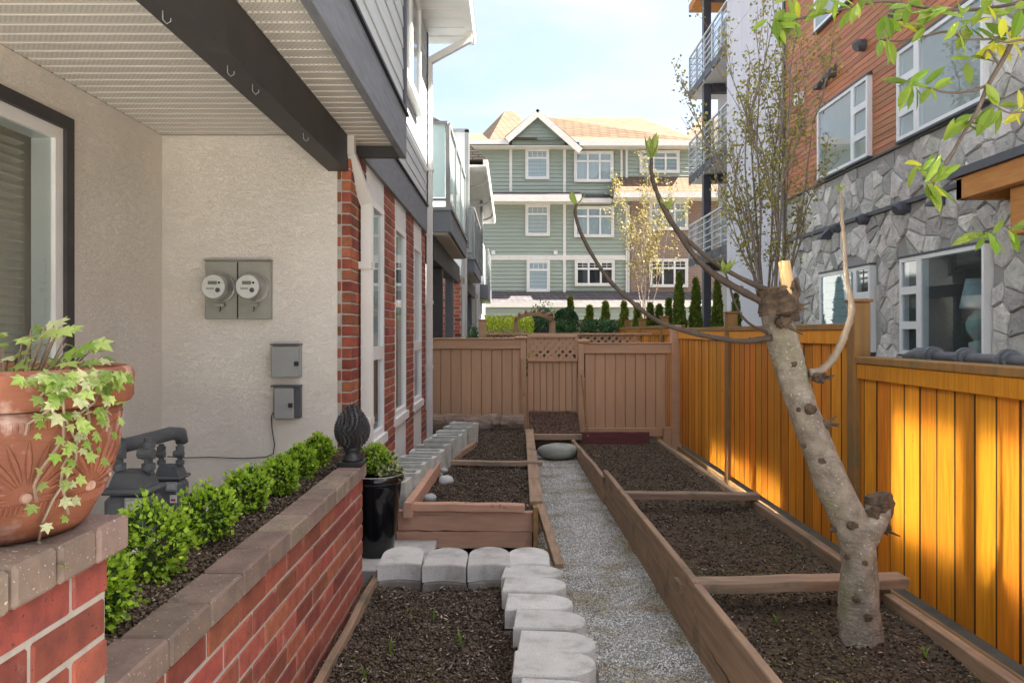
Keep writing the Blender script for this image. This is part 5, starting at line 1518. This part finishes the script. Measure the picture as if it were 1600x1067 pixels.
# ------------------------------------------------------------------ boxwood shrubs in the planter
def shrub(name, label, c, r, h, n, mats, cat='shrub', group=None, leaf=.017, squash=.85):
    t = thing(name, label, cat, group, c)
    R1 = NR.normal(size=(n, 3)); R1 /= np.linalg.norm(R1, axis=1)[:, None]
    rad = NR.uniform(.45, 1.0, n) ** .6
    lump = 1 + .22 * np.sin(R1[:, 0] * 5 + c[1] * 9) * np.cos(R1[:, 2] * 6 + c[1] * 5) + .15 * np.sin(R1[:, 1] * 9 + c[1] * 3)
    pos = R1 * (rad * lump)[:, None] * np.array([r, r, h / 2])[None]
    pos[:, 2] += h * .52
    keep = pos[:, 2] > .005
    pos, R1 = pos[keep], R1[keep]
    rad = rad[keep]
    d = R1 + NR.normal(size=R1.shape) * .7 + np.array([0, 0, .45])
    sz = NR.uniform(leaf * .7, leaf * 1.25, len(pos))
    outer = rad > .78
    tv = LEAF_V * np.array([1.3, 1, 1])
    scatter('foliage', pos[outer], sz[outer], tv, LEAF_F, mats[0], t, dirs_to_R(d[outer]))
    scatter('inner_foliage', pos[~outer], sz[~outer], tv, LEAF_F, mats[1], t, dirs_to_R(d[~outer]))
    st_ = MB()
    for k in range(5):
        a = RNG.uniform(0, 6.28); st_.tube([(0, 0, -.01), (r * .5 * math.cos(a), r * .5 * math.sin(a), h * .6)], [.004, .002], 5)
    st_.build('stem', TWIG, t)
    return t
bxs = [((-.965, 1.70), .085, .185, 'nearest the terracotta pot'), ((-1.00, 2.05), .098, .205, 'the largest of the row'), ((-.995, 2.42), .088, .175, 'third from the terracotta pot'),
       ((-1.00, 2.78), .082, .17, 'middle of the row'), ((-.985, 3.12), .075, .155, 'fifth from the terracotta pot'), ((-.985, 3.46), .068, .145, 'next to the last one by the finial'), ((-.99, 3.80), .065, .15, 'last of the row at the porch wall')]
for (x, y_), r_, h_, w_ in bxs:
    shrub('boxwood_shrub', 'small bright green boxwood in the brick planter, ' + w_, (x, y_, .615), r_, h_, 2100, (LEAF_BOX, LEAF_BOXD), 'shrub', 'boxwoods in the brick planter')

# ------------------------------------------------------------------ pine cone finial
FN = thing('pinecone_finial', 'black cast pine cone finial standing on the planter coping', 'finial', loc=(-.758, 3.52, .669))
MB().box(-.058, .058, -.058, .058, 0, .022, .004).build('plinth', FINIAL, FN)
MB().lathe([(.05, .0225), (.052, .03), (.036, .05), (.033, .062), (.044, .076), (.044, .085), (.03, .09)], 28).build('neck', FINIAL, FN, True)
cpf = lambda z: .080 * math.sin(math.pi * min(1, max(0, (z * .93 + .07))) ** .80) ** .75
MB().lathe([(.02, .088)] + [(max(.004, cpf(k / 18)) * .97, .09 + .195 * k / 18) for k in range(19)], 28).build('cone', FINIAL, FN, True)
scm = MB()
for j in range(15):
    zt = (j + .5) / 15; rr = cpf(zt)
    nn = max(5, int(rr * 2 * math.pi / .021))
    for i in range(nn):
        a = 2 * math.pi * (i + .5 * (j % 2)) / nn
        er, et = Vector((math.cos(a), math.sin(a), 0)), Vector((-math.sin(a), math.cos(a), 0))
        c0 = er * rr * .97 + Vector((0, 0, .09 + .195 * zt))
        scm.add([c0 - et * .010 + Vector((0, 0, -.006)), c0 + er * .006 + Vector((0, 0, -.010)), c0 + et * .010 + Vector((0, 0, -.006)), c0 + er * .009 + Vector((0, 0, .008)), c0 + Vector((0, 0, .014))],
                [(0, 1, 3), (1, 2, 3), (0, 3, 4), (3, 2, 4)])
sc_ = scm.build('cone_scales', FINIAL, FN); sc_['kind'] = 'stuff'

# ------------------------------------------------------------------ black pot with its plants
BPc = Vector((-.775, 4.22, .036))
BP = thing('black_pot', 'tall glossy black glazed pot behind the end of the brick wall', 'pot', loc=BPc)
MB().lathe([(.0, 0), (.098, 0), (.104, .01), (.115, .10), (.130, .22), (.142, .34), (.147, .40), (.147, .415), (.158, .42), (.162, .43), (.161, .452), (.154, .458), (.146, .452), (.142, .43), (.0, .425)], 48).build('pot_body', BLACKPOT, BP, True)
MB().lathe([(.1475, .4585), (.153, .4605), (.157, .4585)], 48).build('rim_edge', CREAM, BP, True)
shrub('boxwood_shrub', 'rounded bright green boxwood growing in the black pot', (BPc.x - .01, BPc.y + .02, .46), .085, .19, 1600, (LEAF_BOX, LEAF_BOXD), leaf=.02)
shrub('trailing_plant', 'pale variegated trailing plant at the edge of the black pot', (BPc.x + .085, BPc.y - .03, .452), .072, .095, 420, (leaf_mat('variegated_leaf', (.32, .36, .15), (.55, .54, .34), .35), LEAF_BOXD), 'plant', leaf=.024)
shrub('trailing_plant', 'small grey green plant among the hollow blocks', (-.88, 5.25, .36), .07, .10, 160, (LEAF_IVYP, LEAF_BOXD), 'plant', leaf=.024)

# ------------------------------------------------------------------ the pollarded tree in the long bed
TY0 = 2.95
TR = thing('pollarded_tree', 'leaning grey barked tree with cut limbs and a few bare shoots', 'tree')
def T_(px, py, dy=0.): return P(px, py, TY0 + dy)
def spline(pts, n):
    pts = [Vector(p) for p in pts]; out = []
    for i in range(len(pts) - 1):
        p0, p1, p2, p3 = pts[max(i - 1, 0)], pts[i], pts[i + 1], pts[min(i + 2, len(pts) - 1)]
        for k in range(n):
            t = k / n
            out.append(.5 * ((2 * p1) + (p2 - p0) * t + (2 * p0 - 5 * p1 + 4 * p2 - p3) * t * t + (3 * p1 - p0 - 3 * p2 + p3) * t ** 3))
    out.append(pts[-1]); return out
def limb(pxs, rads, n=5, seg=16, wob=.02, dys=None):
    pts = [T_(a, b, (dys[i] if dys else 0)) for i, (a, b) in enumerate(pxs)]
    sp = spline(pts, n)
    rr = np.interp(np.linspace(0, len(rads) - 1, len(sp)), range(len(rads)), rads) * TY0 / F
    return sp, list(rr)
def bark_tube(mb, sp, rr, seg=24, seed=2, amp=.06, ragged=.012):
    """tube with bark swellings and ring creases"""
    base = len(mb.v)
    mb.tube(sp, rr, seg)
    for i in range(len(sp)):
        for k in range(seg):
            v = Vector(mb.v[base + i * seg + k]); c = sp[i]
            a = 2 * math.pi * k / seg
            f = 1 + amp * math.sin(2 * a + i * .25 + seed) + amp * .6 * math.sin(3 * a - i * .5) + (-.035 if i % 7 == 3 else .012) + RNG.uniform(-ragged, ragged)
            mb.v[base + i * seg + k] = tuple(c + (v - c) * f)
tk = MB()
sp, rr = limb([(1347, 1030), (1345, 985), (1341, 930), (1343, 880), (1338, 840), (1318, 795), (1293, 738), (1266, 670), (1246, 610), (1230, 560), (1219, 515), (1212, 478)], [34, 30, 28, 27, 28, 25.5, 24.5, 24, 23.5, 23, 23, 22.5], 6, dys=[0, 0, 0, 0, 0, 0, .02, .03, .04, .05, .05, .05])
bark_tube(tk, sp, rr)
tk.build('trunk', BARK, TR, True)
kn = MB()      # knots, swollen scars, stubs
sp, rr = limb([(1335, 850), (1352, 828), (1368, 808), (1372, 790)], [24, 25, 22, 19], 5); bark_tube(kn, sp, rr, 18, 4, .09); kn.build('forked_stub', BARK, TR, True)
kn = MB()
sp, rr = limb([(1366, 812), (1374, 790), (1372, 772)], [20, 21, 17], 5); bark_tube(kn, sp, rr, 14, 7, .16, .12); kn.build('cut_limb', BARK_R, TR)
kn = MB(); sp, rr = limb([(1214, 490), (1210, 468), (1208, 448)], [24, 24, 18], 5); bark_tube(kn, sp, rr, 16, 3, .15, .12); kn.build('cut_limb', BARK_R, TR)
kn = MB(); sp, rr = limb([(1233, 500), (1236, 470), (1232, 440)], [15, 11, 8], 5); bark_tube(kn, sp, rr, 12, 9, .12, .1); kn.build('cut_limb', BARK_R, TR)
def knot(px, py, r, dy, nspk=0):
    r *= 1.25
    c = T_(px, py, dy); m = MB()
    rs = r * TY0 / F
    for k in range(7):
        d = Vector((RNG.uniform(-1, 1), RNG.uniform(-.6, .3), RNG.uniform(-1, 1))) * rs * .5
        m.tube([c + d * .2, c + d + Vector((RNG.uniform(-.3, .9), -.2, 0)) * rs * .6], [rs * .55, rs * .25], 7, wob=.2)
    for k in range(nspk):
        d = Vector((RNG.uniform(.4, 1.2), RNG.uniform(-.5, .5), RNG.uniform(-.6, .7))) * rs * 1.7
        m.tube([c, c + d], [rs * .22, rs * .07], 5)
    m.build('knot', BARK_R, TR)
knot(1275, 590, 11, -.02, 5); knot(1266, 640, 12, -.05); knot(1290, 662, 10, 0, 4); knot(1380, 826, 12, 0, 3); knot(1330, 822, 9, -.075); knot(1337, 935, 8, -.085); knot(1357, 965, 8, -.085)
knot(1255, 697, 5, -.05); knot(1283, 720, 6, -.07); knot(1240, 570, 7, -.06); knot(1322, 870, 6, -.08); knot(1247, 640, 5, -.065); knot(1352, 880, 6, -.08); knot(1222, 505, 14, -.03, 6); knot(1300, 828, 6, -.02, 5); knot(1246, 480, 9, 0, 3)
for bpts, rads, mat in (
    ([(1206, 527), (1165, 533), (1120, 528), (1070, 517), (1025, 500), (985, 470), (952, 438), (925, 398), (908, 365), (899, 335), (901, 318)], [5.2, 4.2, 4, 3.6, 3.6, 3.4, 3.2, 3, 2.8, 2.8, 2.2], TWIG_D),
    ([(1230, 498), (1205, 480), (1165, 458), (1120, 432), (1085, 400), (1062, 366), (1042, 335), (1026, 300), (1018, 272), (1018, 248)], [7, 6.4, 5.6, 5, 4.6, 4.2, 3.8, 3.4, 3.2, 2.6], TWIG_D),
    ([(1196, 452), (1160, 436), (1118, 412), (1085, 385), (1060, 360), (1046, 338), (1042, 324)], [4.4, 3.8, 3.4, 3.2, 2.8, 2.4, 2.0], TWIG_D),
    ([(1200, 520), (1170, 505), (1150, 478), (1138, 440), (1133, 425)], [2.4, 2, 1.8, 1.6, 1.4], TWIG_D),
    ([(1265, 583), (1283, 579), (1302, 560), (1318, 528), (1329, 496), (1330, 472), (1322, 430), (1319, 380), (1314, 330), (1313, 296)], [7.5, 6.5, 6, 5.6, 5.2, 4.8, 3.8, 3, 2.4, 1.6], TWIG_L),
    ([(1240, 475), (1248, 455), (1242, 436)], [4, 3.4, 2.6], BARK_R)):
    m = MB(); sp, rr = limb(bpts, rads, 5); m.tube(sp, [r * (1 + RNG.uniform(-.12, .16)) for r in rr], 9); m.build('branch', mat, TR, True)
    for q in range(4, len(sp) - 4, 7):
        if mat is TWIG_D and RNG.random() < .6:
            c = sp[q]; MB().tube([c, c + Vector((RNG.uniform(-.012, .012), -.006, RNG.uniform(.004, .016)))], [rr[q] * .9, rr[q] * .4], 6).build('bud', TWIG_D, TR)
m = MB(); sp, rr = limb([(1233, 462), (1229, 435), (1225, 408)], [9.5, 9.5, 9], 4); m.tube(sp, rr, 14); m.build('pale_cut_stub', CUTW, TR)
rag = MB()
for k in range(26):      # splintered bark round the pollard head
    a = RNG.uniform(0, 6.28); c0 = T_(1212 + 22 * math.cos(a), RNG.uniform(448, 492), .05 + .05 * math.sin(a))
    rag.tube([c0, c0 + Vector((RNG.uniform(-.02, .02), RNG.uniform(-.02, .01), RNG.uniform(.005, .035)))], [RNG.uniform(.006, .014), .002], 5, wob=.3)
rag.build('splintered_bark', BARK_R, TR)['kind'] = 'stuff'
BL = np.array([(0, 0, 0), (.16, .3, .05), (.14, .7, .04), (0, 1, 0), (-.14, .7, .04), (-.16, .3, .05), (0, .5, -.02)], float)
bl = leaf_mesh('bud_leaf', BL, [(6, i, (i + 1) % 6) for i in range(6)], BUDLEAF)
for (px, py, s, n_) in ((1018, 250, .11, 6), (1042, 330, .07, 5), (900, 322, .07, 3), (1133, 428, .075, 9), (1313, 300, .04, 5)):
    for k in range(n_):
        a = 2 * math.pi * k / n_
        put_leaf(bl, TR, T_(px, py), Vector((.28 * math.cos(a), .28 * math.sin(a), 1)) if s > .072 and n_ < 9 else Vector((.6 * math.cos(a), .6 * math.sin(a), .8)), Vector((math.cos(a), math.sin(a), 0)), s * RNG.uniform(.8, 1.1), 'bud_leaf')

# ------------------------------------------------------------------ overhanging leafy branch, top right
FG = thing('overhanging_branch', 'leafy spring branch with fresh green leaves reaching in front of the apartment block', 'branch')
FY = 1.75
def Fp(px, py, dy=0.): return P(px, py, FY + dy)
LF = np.array([(0, 0, 0), (.13, .2, .03), (.19, .45, .045), (.14, .72, .03), (0, 1, -.03), (-.14, .72, .03), (-.19, .45, .045), (-.13, .2, .03), (0, .45, -.015), (0, .2, -.005), (0, .72, -.02)], float)
LFF = [(0, 1, 9), (1, 2, 8, 9), (2, 3, 10, 8), (3, 4, 10), (4, 5, 10), (5, 6, 8, 10), (6, 7, 9, 8), (7, 0, 9)]
fl1, fl2 = leaf_mesh('leaf', LF, LFF, LEAF_FG), leaf_mesh('leaf', LF, LFF, LEAF_SUNNY)
fbr = [([(1640, -40), (1600, 22), (1575, 80), (1545, 132), (1528, 172), (1508, 205), (1490, 236), (1470, 262), (1452, 286)], [5, 4.4, 4, 3.6, 3.2, 2.8, 2.4, 2, 1.6], 0),
       ([(1660, -20), (1600, 2), (1540, 14), (1480, 16), (1430, 10), (1380, 2), (1330, 12), (1285, 22), (1240, 31), (1205, 32)], [3.4, 3, 2.8, 2.6, 2.4, 2.2, 2.2, 2, 1.8, 1.2], .05),
       ([(1545, 132), (1520, 142), (1480, 145), (1450, 137), (1425, 132)], [2.4, 2.2, 1.8, 1.5, 1.0], 0),
       ([(1592, 36), (1560, 58), (1530, 62), (1505, 60), (1500, 48)], [2.4, 2, 1.8, 1.5, 1.0], .0),
       ([(1505, 60), (1480, 50), (1440, 58), (1405, 65), (1375, 62)], [2.2, 2, 1.7, 1.4, 1.0], .03),
       ([(1560, 100), (1545, 78), (1537, 90)], [2, 1.6, 1.8], 0),
       ([(1640, 172), (1600, 175), (1575, 176), (1555, 165)], [2, 1.6, 1.4, 1.0], -.05), ([(1660, 380), (1610, 362), (1575, 352), (1545, 365)], [2, 1.6, 1.3, 1.0], .1),
       ([(1640, 60), (1600, 62), (1570, 66), (1550, 60)], [2.4, 2, 1.6, 1.2], -.1)]
for pts, rad, dy in fbr:
    if pts[0][0] >= 1600: pts, rad = [(2350, -420), (1950, -190 + .45 * (pts[0][1] + 40))] + pts, [9, 6.5] + rad
    s_ = spline([Fp(a, b, dy) for a, b in pts], 4)
    r_ = np.interp(np.linspace(0, len(rad) - 1, len(s_)), range(len(rad)), rad) * FY / F
    MB().tube(s_, list(r_), 7).build('twig', TWIG, FG, True)
rg = random.Random(21)
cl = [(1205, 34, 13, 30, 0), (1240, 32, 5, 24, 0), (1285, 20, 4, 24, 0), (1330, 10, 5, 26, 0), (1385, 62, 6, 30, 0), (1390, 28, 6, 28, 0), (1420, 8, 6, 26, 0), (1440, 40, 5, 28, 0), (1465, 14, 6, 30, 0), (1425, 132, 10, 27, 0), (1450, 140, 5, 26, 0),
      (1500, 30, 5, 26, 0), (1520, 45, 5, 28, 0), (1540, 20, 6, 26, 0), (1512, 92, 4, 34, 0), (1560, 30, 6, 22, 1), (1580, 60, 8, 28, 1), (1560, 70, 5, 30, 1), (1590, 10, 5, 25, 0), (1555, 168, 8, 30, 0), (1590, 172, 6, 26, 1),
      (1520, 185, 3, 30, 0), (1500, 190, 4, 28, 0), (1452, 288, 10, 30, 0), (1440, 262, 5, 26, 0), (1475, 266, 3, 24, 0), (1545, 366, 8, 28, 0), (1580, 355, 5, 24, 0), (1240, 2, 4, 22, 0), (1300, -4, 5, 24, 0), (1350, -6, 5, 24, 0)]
for (px, py, n_, s, sunny) in cl:
    for k in range(n_):
        a = rg.uniform(0, 2 * math.pi)
        d = Vector((math.cos(a), rg.uniform(-.5, .5), math.sin(a) - .35))
        p = Fp(px + rg.uniform(-9, 9), py + rg.uniform(-6, 6), rg.uniform(-.03, .03))
        put_leaf(fl2 if rg.random() < (.75 if sunny else .06) else fl1, FG, p, d, Vector((rg.uniform(-.8, .8), -rg.uniform(.2, 1), rg.uniform(.1, 1))), s * rg.uniform(.75, 1.35) * FY / F * 1.25)

# ------------------------------------------------------------------ slender multi-stem trees behind the fence
def upright_tree(name, label, base, h, spread, nst, lmat, nleaf, leaf, seed, fork=.25, trunk=.06, group=None):
    rg = random.Random(seed)
    t = thing(name, label, 'tree', group, base)
    tips, seg_pts, seg_dir = [], [], []
    tr = MB(); br = MB()
    z0 = h * fork
    tr.tube([(0, 0, -.1), (.01, 0, z0 * .5), (0, .01, z0)], [trunk, trunk * .85, trunk * .75], 9)
    tr.build('trunk', TWIG_G, t, True)
    def grow(p, d, L, r, lev):
        n = 6; pts = [p]; dd = d.copy()
        for k in range(n):
            dd = (dd + Vector((rg.gauss(0, .07), rg.gauss(0, .07), .06))).normalized()
            pts.append(pts[-1] + dd * L / n)
        br.tube(pts, [max(.003, r * (1 - .75 * k / n)) for k in range(n + 1)], 5, cap=False)
        for k in range(1, n + 1):
            if lev >= 1: seg_pts.append(pts[k]); seg_dir.append(dd.copy())
            if lev < 3 and k >= (2 if lev == 0 else 1) and rg.random() < .62:
                a = rg.uniform(0, 6.28); side = Vector((math.cos(a), math.sin(a), 0))
                grow(pts[k], (dd + side * rg.uniform(.2, .42)).normalized(), L * rg.uniform(.28, .48), r * .5, lev + 1)
    for k in range(nst):
        a = 6.28 * k / nst + rg.uniform(-.3, .3)
        sp_ = spread * rg.uniform(.3, 1)
        d = Vector((math.cos(a) * sp_, math.sin(a) * sp_, 1)).normalized()
        grow(Vector((0, 0, z0 * rg.uniform(.6, 1))), d, (h - z0) * rg.uniform(.75, 1.0), trunk * .42, 0)
    br.build('branches', TWIG_G, t)
    SP = np.array([tuple(p) for p in seg_pts]); idx = NR.integers(0, len(SP), nleaf)
    pos = SP[idx] + NR.normal(size=(nleaf, 3)) * leaf * 1.2
    d = NR.normal(size=(nleaf, 3)) + np.array([0, 0, .3])
    scatter('crown', pos, NR.uniform(leaf * .6, leaf * 1.2, nleaf), LEAF_V * np.array([1.4, 1, 1]), LEAF_F, lmat, t, dirs_to_R(d))
    return t
b_ = P(1202, 500, 10.2)
upright_tree('columnar_tree', 'slender many-stemmed tree just leafing out in front of the pale panels', (b_.x, 10.2, -.12), 5.1, .19, 9, LEAF_TREE, 5600, .052, 12, .26, .065, 'columnar trees coming into leaf')
b_ = P(1008, 480, 31)
upright_tree('columnar_tree', 'thin tree with yellowish young leaves in front of the brick wing', (b_.x, 31, -.12), 7.6, .26, 8, leaf_mat('golden_green_leaf', (.22, .20, .06), (.34, .28, .09), .4, .5), 2600, .10, 8, .32, .06, 'columnar trees coming into leaf')

# ------------------------------------------------------------------ hedges, cones and topiary beyond the gate
def cone_tree(label, px, ytop, ybot, wpx, y, mat=LEAF_CED, n=2400, seed=0):
    K = y / F
    c = P(px, ybot, y); h = (ybot - ytop) * K + .0; r = wpx * K * .62
    z0 = max(c.z - .9, -.1); t = thing('conical_cedar', label, 'shrub', 'conical cedars beyond the fence', (c.x, y, z0))
    hh = c.z + h - z0
    u = NR.random(n) ** .75; a = NR.uniform(0, 6.283, n)
    rr = r * (1 - u) ** .8 * (.72 + .28 * NR.random(n)) * (1 + .14 * np.sin(a * 3 + u * 14 + seed))
    pos = np.stack([rr * np.cos(a), rr * np.sin(a), u * hh], 1)
    d = np.stack([np.cos(a) * .5, np.sin(a) * .5, np.ones(n)], 1) + NR.normal(size=(n, 3)) * .35
    scatter('foliage', pos, NR.uniform(.05, .11, n) * y / 16, LEAF_V * np.array([1.1, 1, 1]), LEAF_F, mat, t, dirs_to_R(d))
    MB().tube([(0, 0, -.05), (0, 0, hh * .8)], [.04, .012], 6).build('trunk', TWIG, t)
CED2 = leaf_mat('sunlit_cedar_leaf', (.13, .20, .025), (.34, .36, .05), .3, .6)  # sunlight on the cedars put into a yellow leaf colour
for i, (px, yt, yb, w_, y_, m_, lb) in enumerate([(891, 468, 515, 16, 19, CED2, 'conical cedar painted sunlit yellow right behind the clipped ball'), (921, 481, 515, 20, 17, CED2, 'short conical cedar painted sunlit yellow next to the clipped ball'), (946, 475, 515, 22, 17, CED2, 'plump conical cedar painted sunlit yellow in the middle of the row'),
        (975, 475, 515, 20, 16.5, CED2, 'conical cedar painted sunlit yellow before the dark row'), (996, 478, 512, 20, 16.5, CED2, 'small cedar painted sunlit yellow at the thin tree'), (1016, 477, 512, 14, 16, LEAF_CED, 'small dark conical cedar beside the thin tree'), (1030, 480, 510, 22, 16, LEAF_CED, 'low dark cedar in the gap of the row'),
        (1045, 470, 508, 12, 15.5, LEAF_CED, 'thin dark cedar beside the tall one'), (1061, 430, 508, 24, 15, LEAF_CED, 'tallest dark conical cedar of the row'), (1087, 438, 506, 23, 15, LEAF_CED, 'tall dark conical cedar next to the balcony post'),
        (1121, 440, 504, 22, 15, LEAF_CED, 'tall dark conical cedar past the balcony post'), (1150, 462, 500, 18, 15, LEAF_CED, 'dark conical cedar by the pale panels')]):
    cone_tree(lb, px, yt, yb, w_, y_, m_, 2600, i)
def leafy_block(name, label, x0, x1, y0, y1, z0, z1, n, mat, leaf, cat='hedge', dome=0):
    t = thing(name, label, cat, loc=((x0 + x1) / 2, (y0 + y1) / 2, z0))
    u = NR.uniform(-1, 1, (n, 3))
    if dome:
        u /= np.linalg.norm(u, axis=1)[:, None]; u *= (NR.uniform(.86, 1, n) if dome == 1 else NR.uniform(.5, 1.05, n))[:, None]
    else:
        k = NR.integers(0, 3, n); u[np.arange(n), k] = np.sign(u[np.arange(n), k]) * NR.uniform(.75, 1.08, n)
    pos = u * np.array([(x1 - x0) / 2, (y1 - y0) / 2, (z1 - z0) / 2]) + np.array([0, 0, (z1 - z0) / 2])
    d = u + NR.normal(size=(n, 3)) * .6 + np.array([0, 0, .3])
    scatter('foliage', pos, NR.uniform(leaf * .6, leaf * 1.2, n), LEAF_V * np.array([1.3, 1, 1]), LEAF_F, mat, t, dirs_to_R(d))
    if not dome: MB().box(-(x1 - x0) * .42, (x1 - x0) * .42, -(y1 - y0) * .4, (y1 - y0) * .4, .0, (z1 - z0) * .85).build('branches', TWIG, t)
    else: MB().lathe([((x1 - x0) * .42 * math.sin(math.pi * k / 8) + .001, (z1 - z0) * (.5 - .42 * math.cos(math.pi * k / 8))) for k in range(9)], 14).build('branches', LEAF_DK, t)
    return t
def rect(px0, px1, py0, py1, y): a, b = P(px0, py1, y), P(px1, py0, y); return a.x, b.x, a.z, b.z
x0, x1, z0, z1 = rect(757, 830, 500, 530, 14.5); leafy_block('lime_hedge', 'lime green hedge painted sunlit behind the lattice fence', x0, x1, 14.2, 15.2, -.1, z1, 5200, LEAF_LIME, .06)
x0, x1, z0, z1 = rect(868, 962, 506, 530, 13.6); leafy_block('laurel_hedge', 'low dark green glossy hedge below the clipped ball', x0, x1, 13.3, 14.2, -.1, z1, 4600, LEAF_DK, .065)
c = P(884, 500, 17); leafy_block('topiary_ball', 'clipped dark green topiary ball behind the arbour', c.x - .29, c.x + .29, 16.7, 17.3, c.z - .30, c.z + .27, 5200, LEAF_DK, .03, 'shrub', 1)
c = P(850, 510, 18); leafy_block('dark_shrub', 'dark upright shrub under the arbour', c.x - .22, c.x + .22, 17.8, 18.2, .3, c.z + .12, 1800, LEAF_DK, .05, 'shrub')
c = P(852, 484, 20); leafy_block('golden_shrub', 'golden green shrub peeping over the arbour', c.x - .5, c.x + .4, 19.7, 20.3, .3, c.z + .25, 1800, CED2, .06, 'shrub', 2)
c = P(738, 520, 13.2); leafy_block('climbing_rose', 'thin climbing shrub beside the neighbouring house wall', c.x - .10, c.x + .13, 13.1, 13.5, .2, c.z + .25, 420, LEAF_DK, .05, 'shrub', 2)

# lattice fence and arbour beyond the gate
LFn = thing('lattice_fence', 'brown lattice topped fence behind the garden gate', 'fence')
ly = 10.2
def lx(px): return (px - CX) * ly / F
def lz(py): return EYE - (py - CY) * ly / F
MB().box(lx(752), lx(1045), ly - .03, ly + .03, lz(523.5), lz(520.5), .004).build('top_rail', BROWN_D, LFn)
lattice(LFn, lx(760), lx(1000), lz(545), lz(523.5), ly, .10, .032)
MB().box(lx(752), lx(1045), ly - .02, ly + .02, -.12, lz(590), .004).build('board_panel', BROWN, LFn)
for px in (754, 1040):
    MB().box(lx(px) - .05, lx(px) + .05, ly - .05, ly + .05, -.12, lz(502) if px == 754 else lz(515), .005).build('post', BROWN_D, LFn)
    MB().box(lx(px) - .065, lx(px) + .065, ly - .065, ly + .065, (lz(502) if px == 754 else lz(515)) + .001, (lz(502) if px == 754 else lz(515)) + .03, .012).build('post_cap', BROWN_D, LFn)
AR = thing('garden_arbour', 'brown arched arbour with short rafters above the lattice fence', 'arbour')
ayy = 12.6
for dy in (0, .5):
    pts = []
    for k in range(15):
        t = math.pi * k / 14
        q = P(835 - 30 * math.cos(t), 505 - 15 * math.sin(t) ** .9, ayy); pts.append(Vector((q.x, ayy + dy, q.z)))
    m = MB()
    for a, b in zip(pts, pts[1:]): m.bar(a, b, .04, .055)
    m.build('arch', BROWN_D, AR)
    for px in (806, 864):
        q = P(px, 505, ayy); MB().box(q.x - .04, q.x + .04, ayy + dy - .04, ayy + dy + .04, -.12, q.z + .02, .004).build('post', BROWN_D, AR)
for k in range(1, 14, 2):
    t = math.pi * k / 14; q = P(835 - 30 * math.cos(t), 503 - 15 * math.sin(t) ** .9, ayy)
    MB().box(q.x - .02, q.x + .02, ayy - .15, ayy + .65, q.z + .02, q.z + .055, .003).build('rafter', BROWN_D, AR)
fr = np.stack([NR.normal(P(836, 540, 9.1).x, .06, 60), np.full(60, 9.05) + NR.normal(0, .03, 60), NR.normal(P(836, 540, 9.1).z, .06, 60)], 1)
fl_ = scatter('flowers', fr, NR.uniform(.012, .03, 60), LEAF_V * np.array([1.6, 1, 1]), LEAF_F, M('pink_petal', (.72, .40, .36), (.75, .62, .5), 30, rough=.7))
tag(fl_, 'cluster of pale pink blossoms behind the lattice', 'flowers', kind='stuff')

# ------------------------------------------------------------------ small green sprouts
def sprouts(label, spots, hgt):
    for (x, y_, z) in spots:
        t = thing('sprout', label, 'plant', label, (x, y_, z))
        m = MB()
        for k in range(4):
            a = RNG.uniform(0, 6.28); h = hgt * RNG.uniform(.6, 1); d = Vector((math.cos(a), math.sin(a), 0))
            e = d.cross(Vector((0, 0, 1))) * .0035
            p = [Vector((0, 0, -.01)), d * .010 + Vector((0, 0, h * .6)), d * .028 + Vector((0, 0, h))]
            m.add([p[0] - e, p[0] + e, p[1] + e, p[1] - e, p[2]], [(0, 1, 2, 3), (3, 2, 4)])
        m.build('blades', SPROUT, t)
sprouts('thin green shoots coming up in the block-edged bed', [(-.46, 2.82, .075), (-.52, 2.62, .07), (-.2, 2.9, .075), (-.33, 3.15, .08)], .07)
sprouts('small leafy weeds in the long raised bed', [(1.25, 3.55, .10), (1.12, 3.10, .09), (1.0, 3.42, .09), (1.55, 2.75, .10), (1.48, 5.5, .09)], .04)
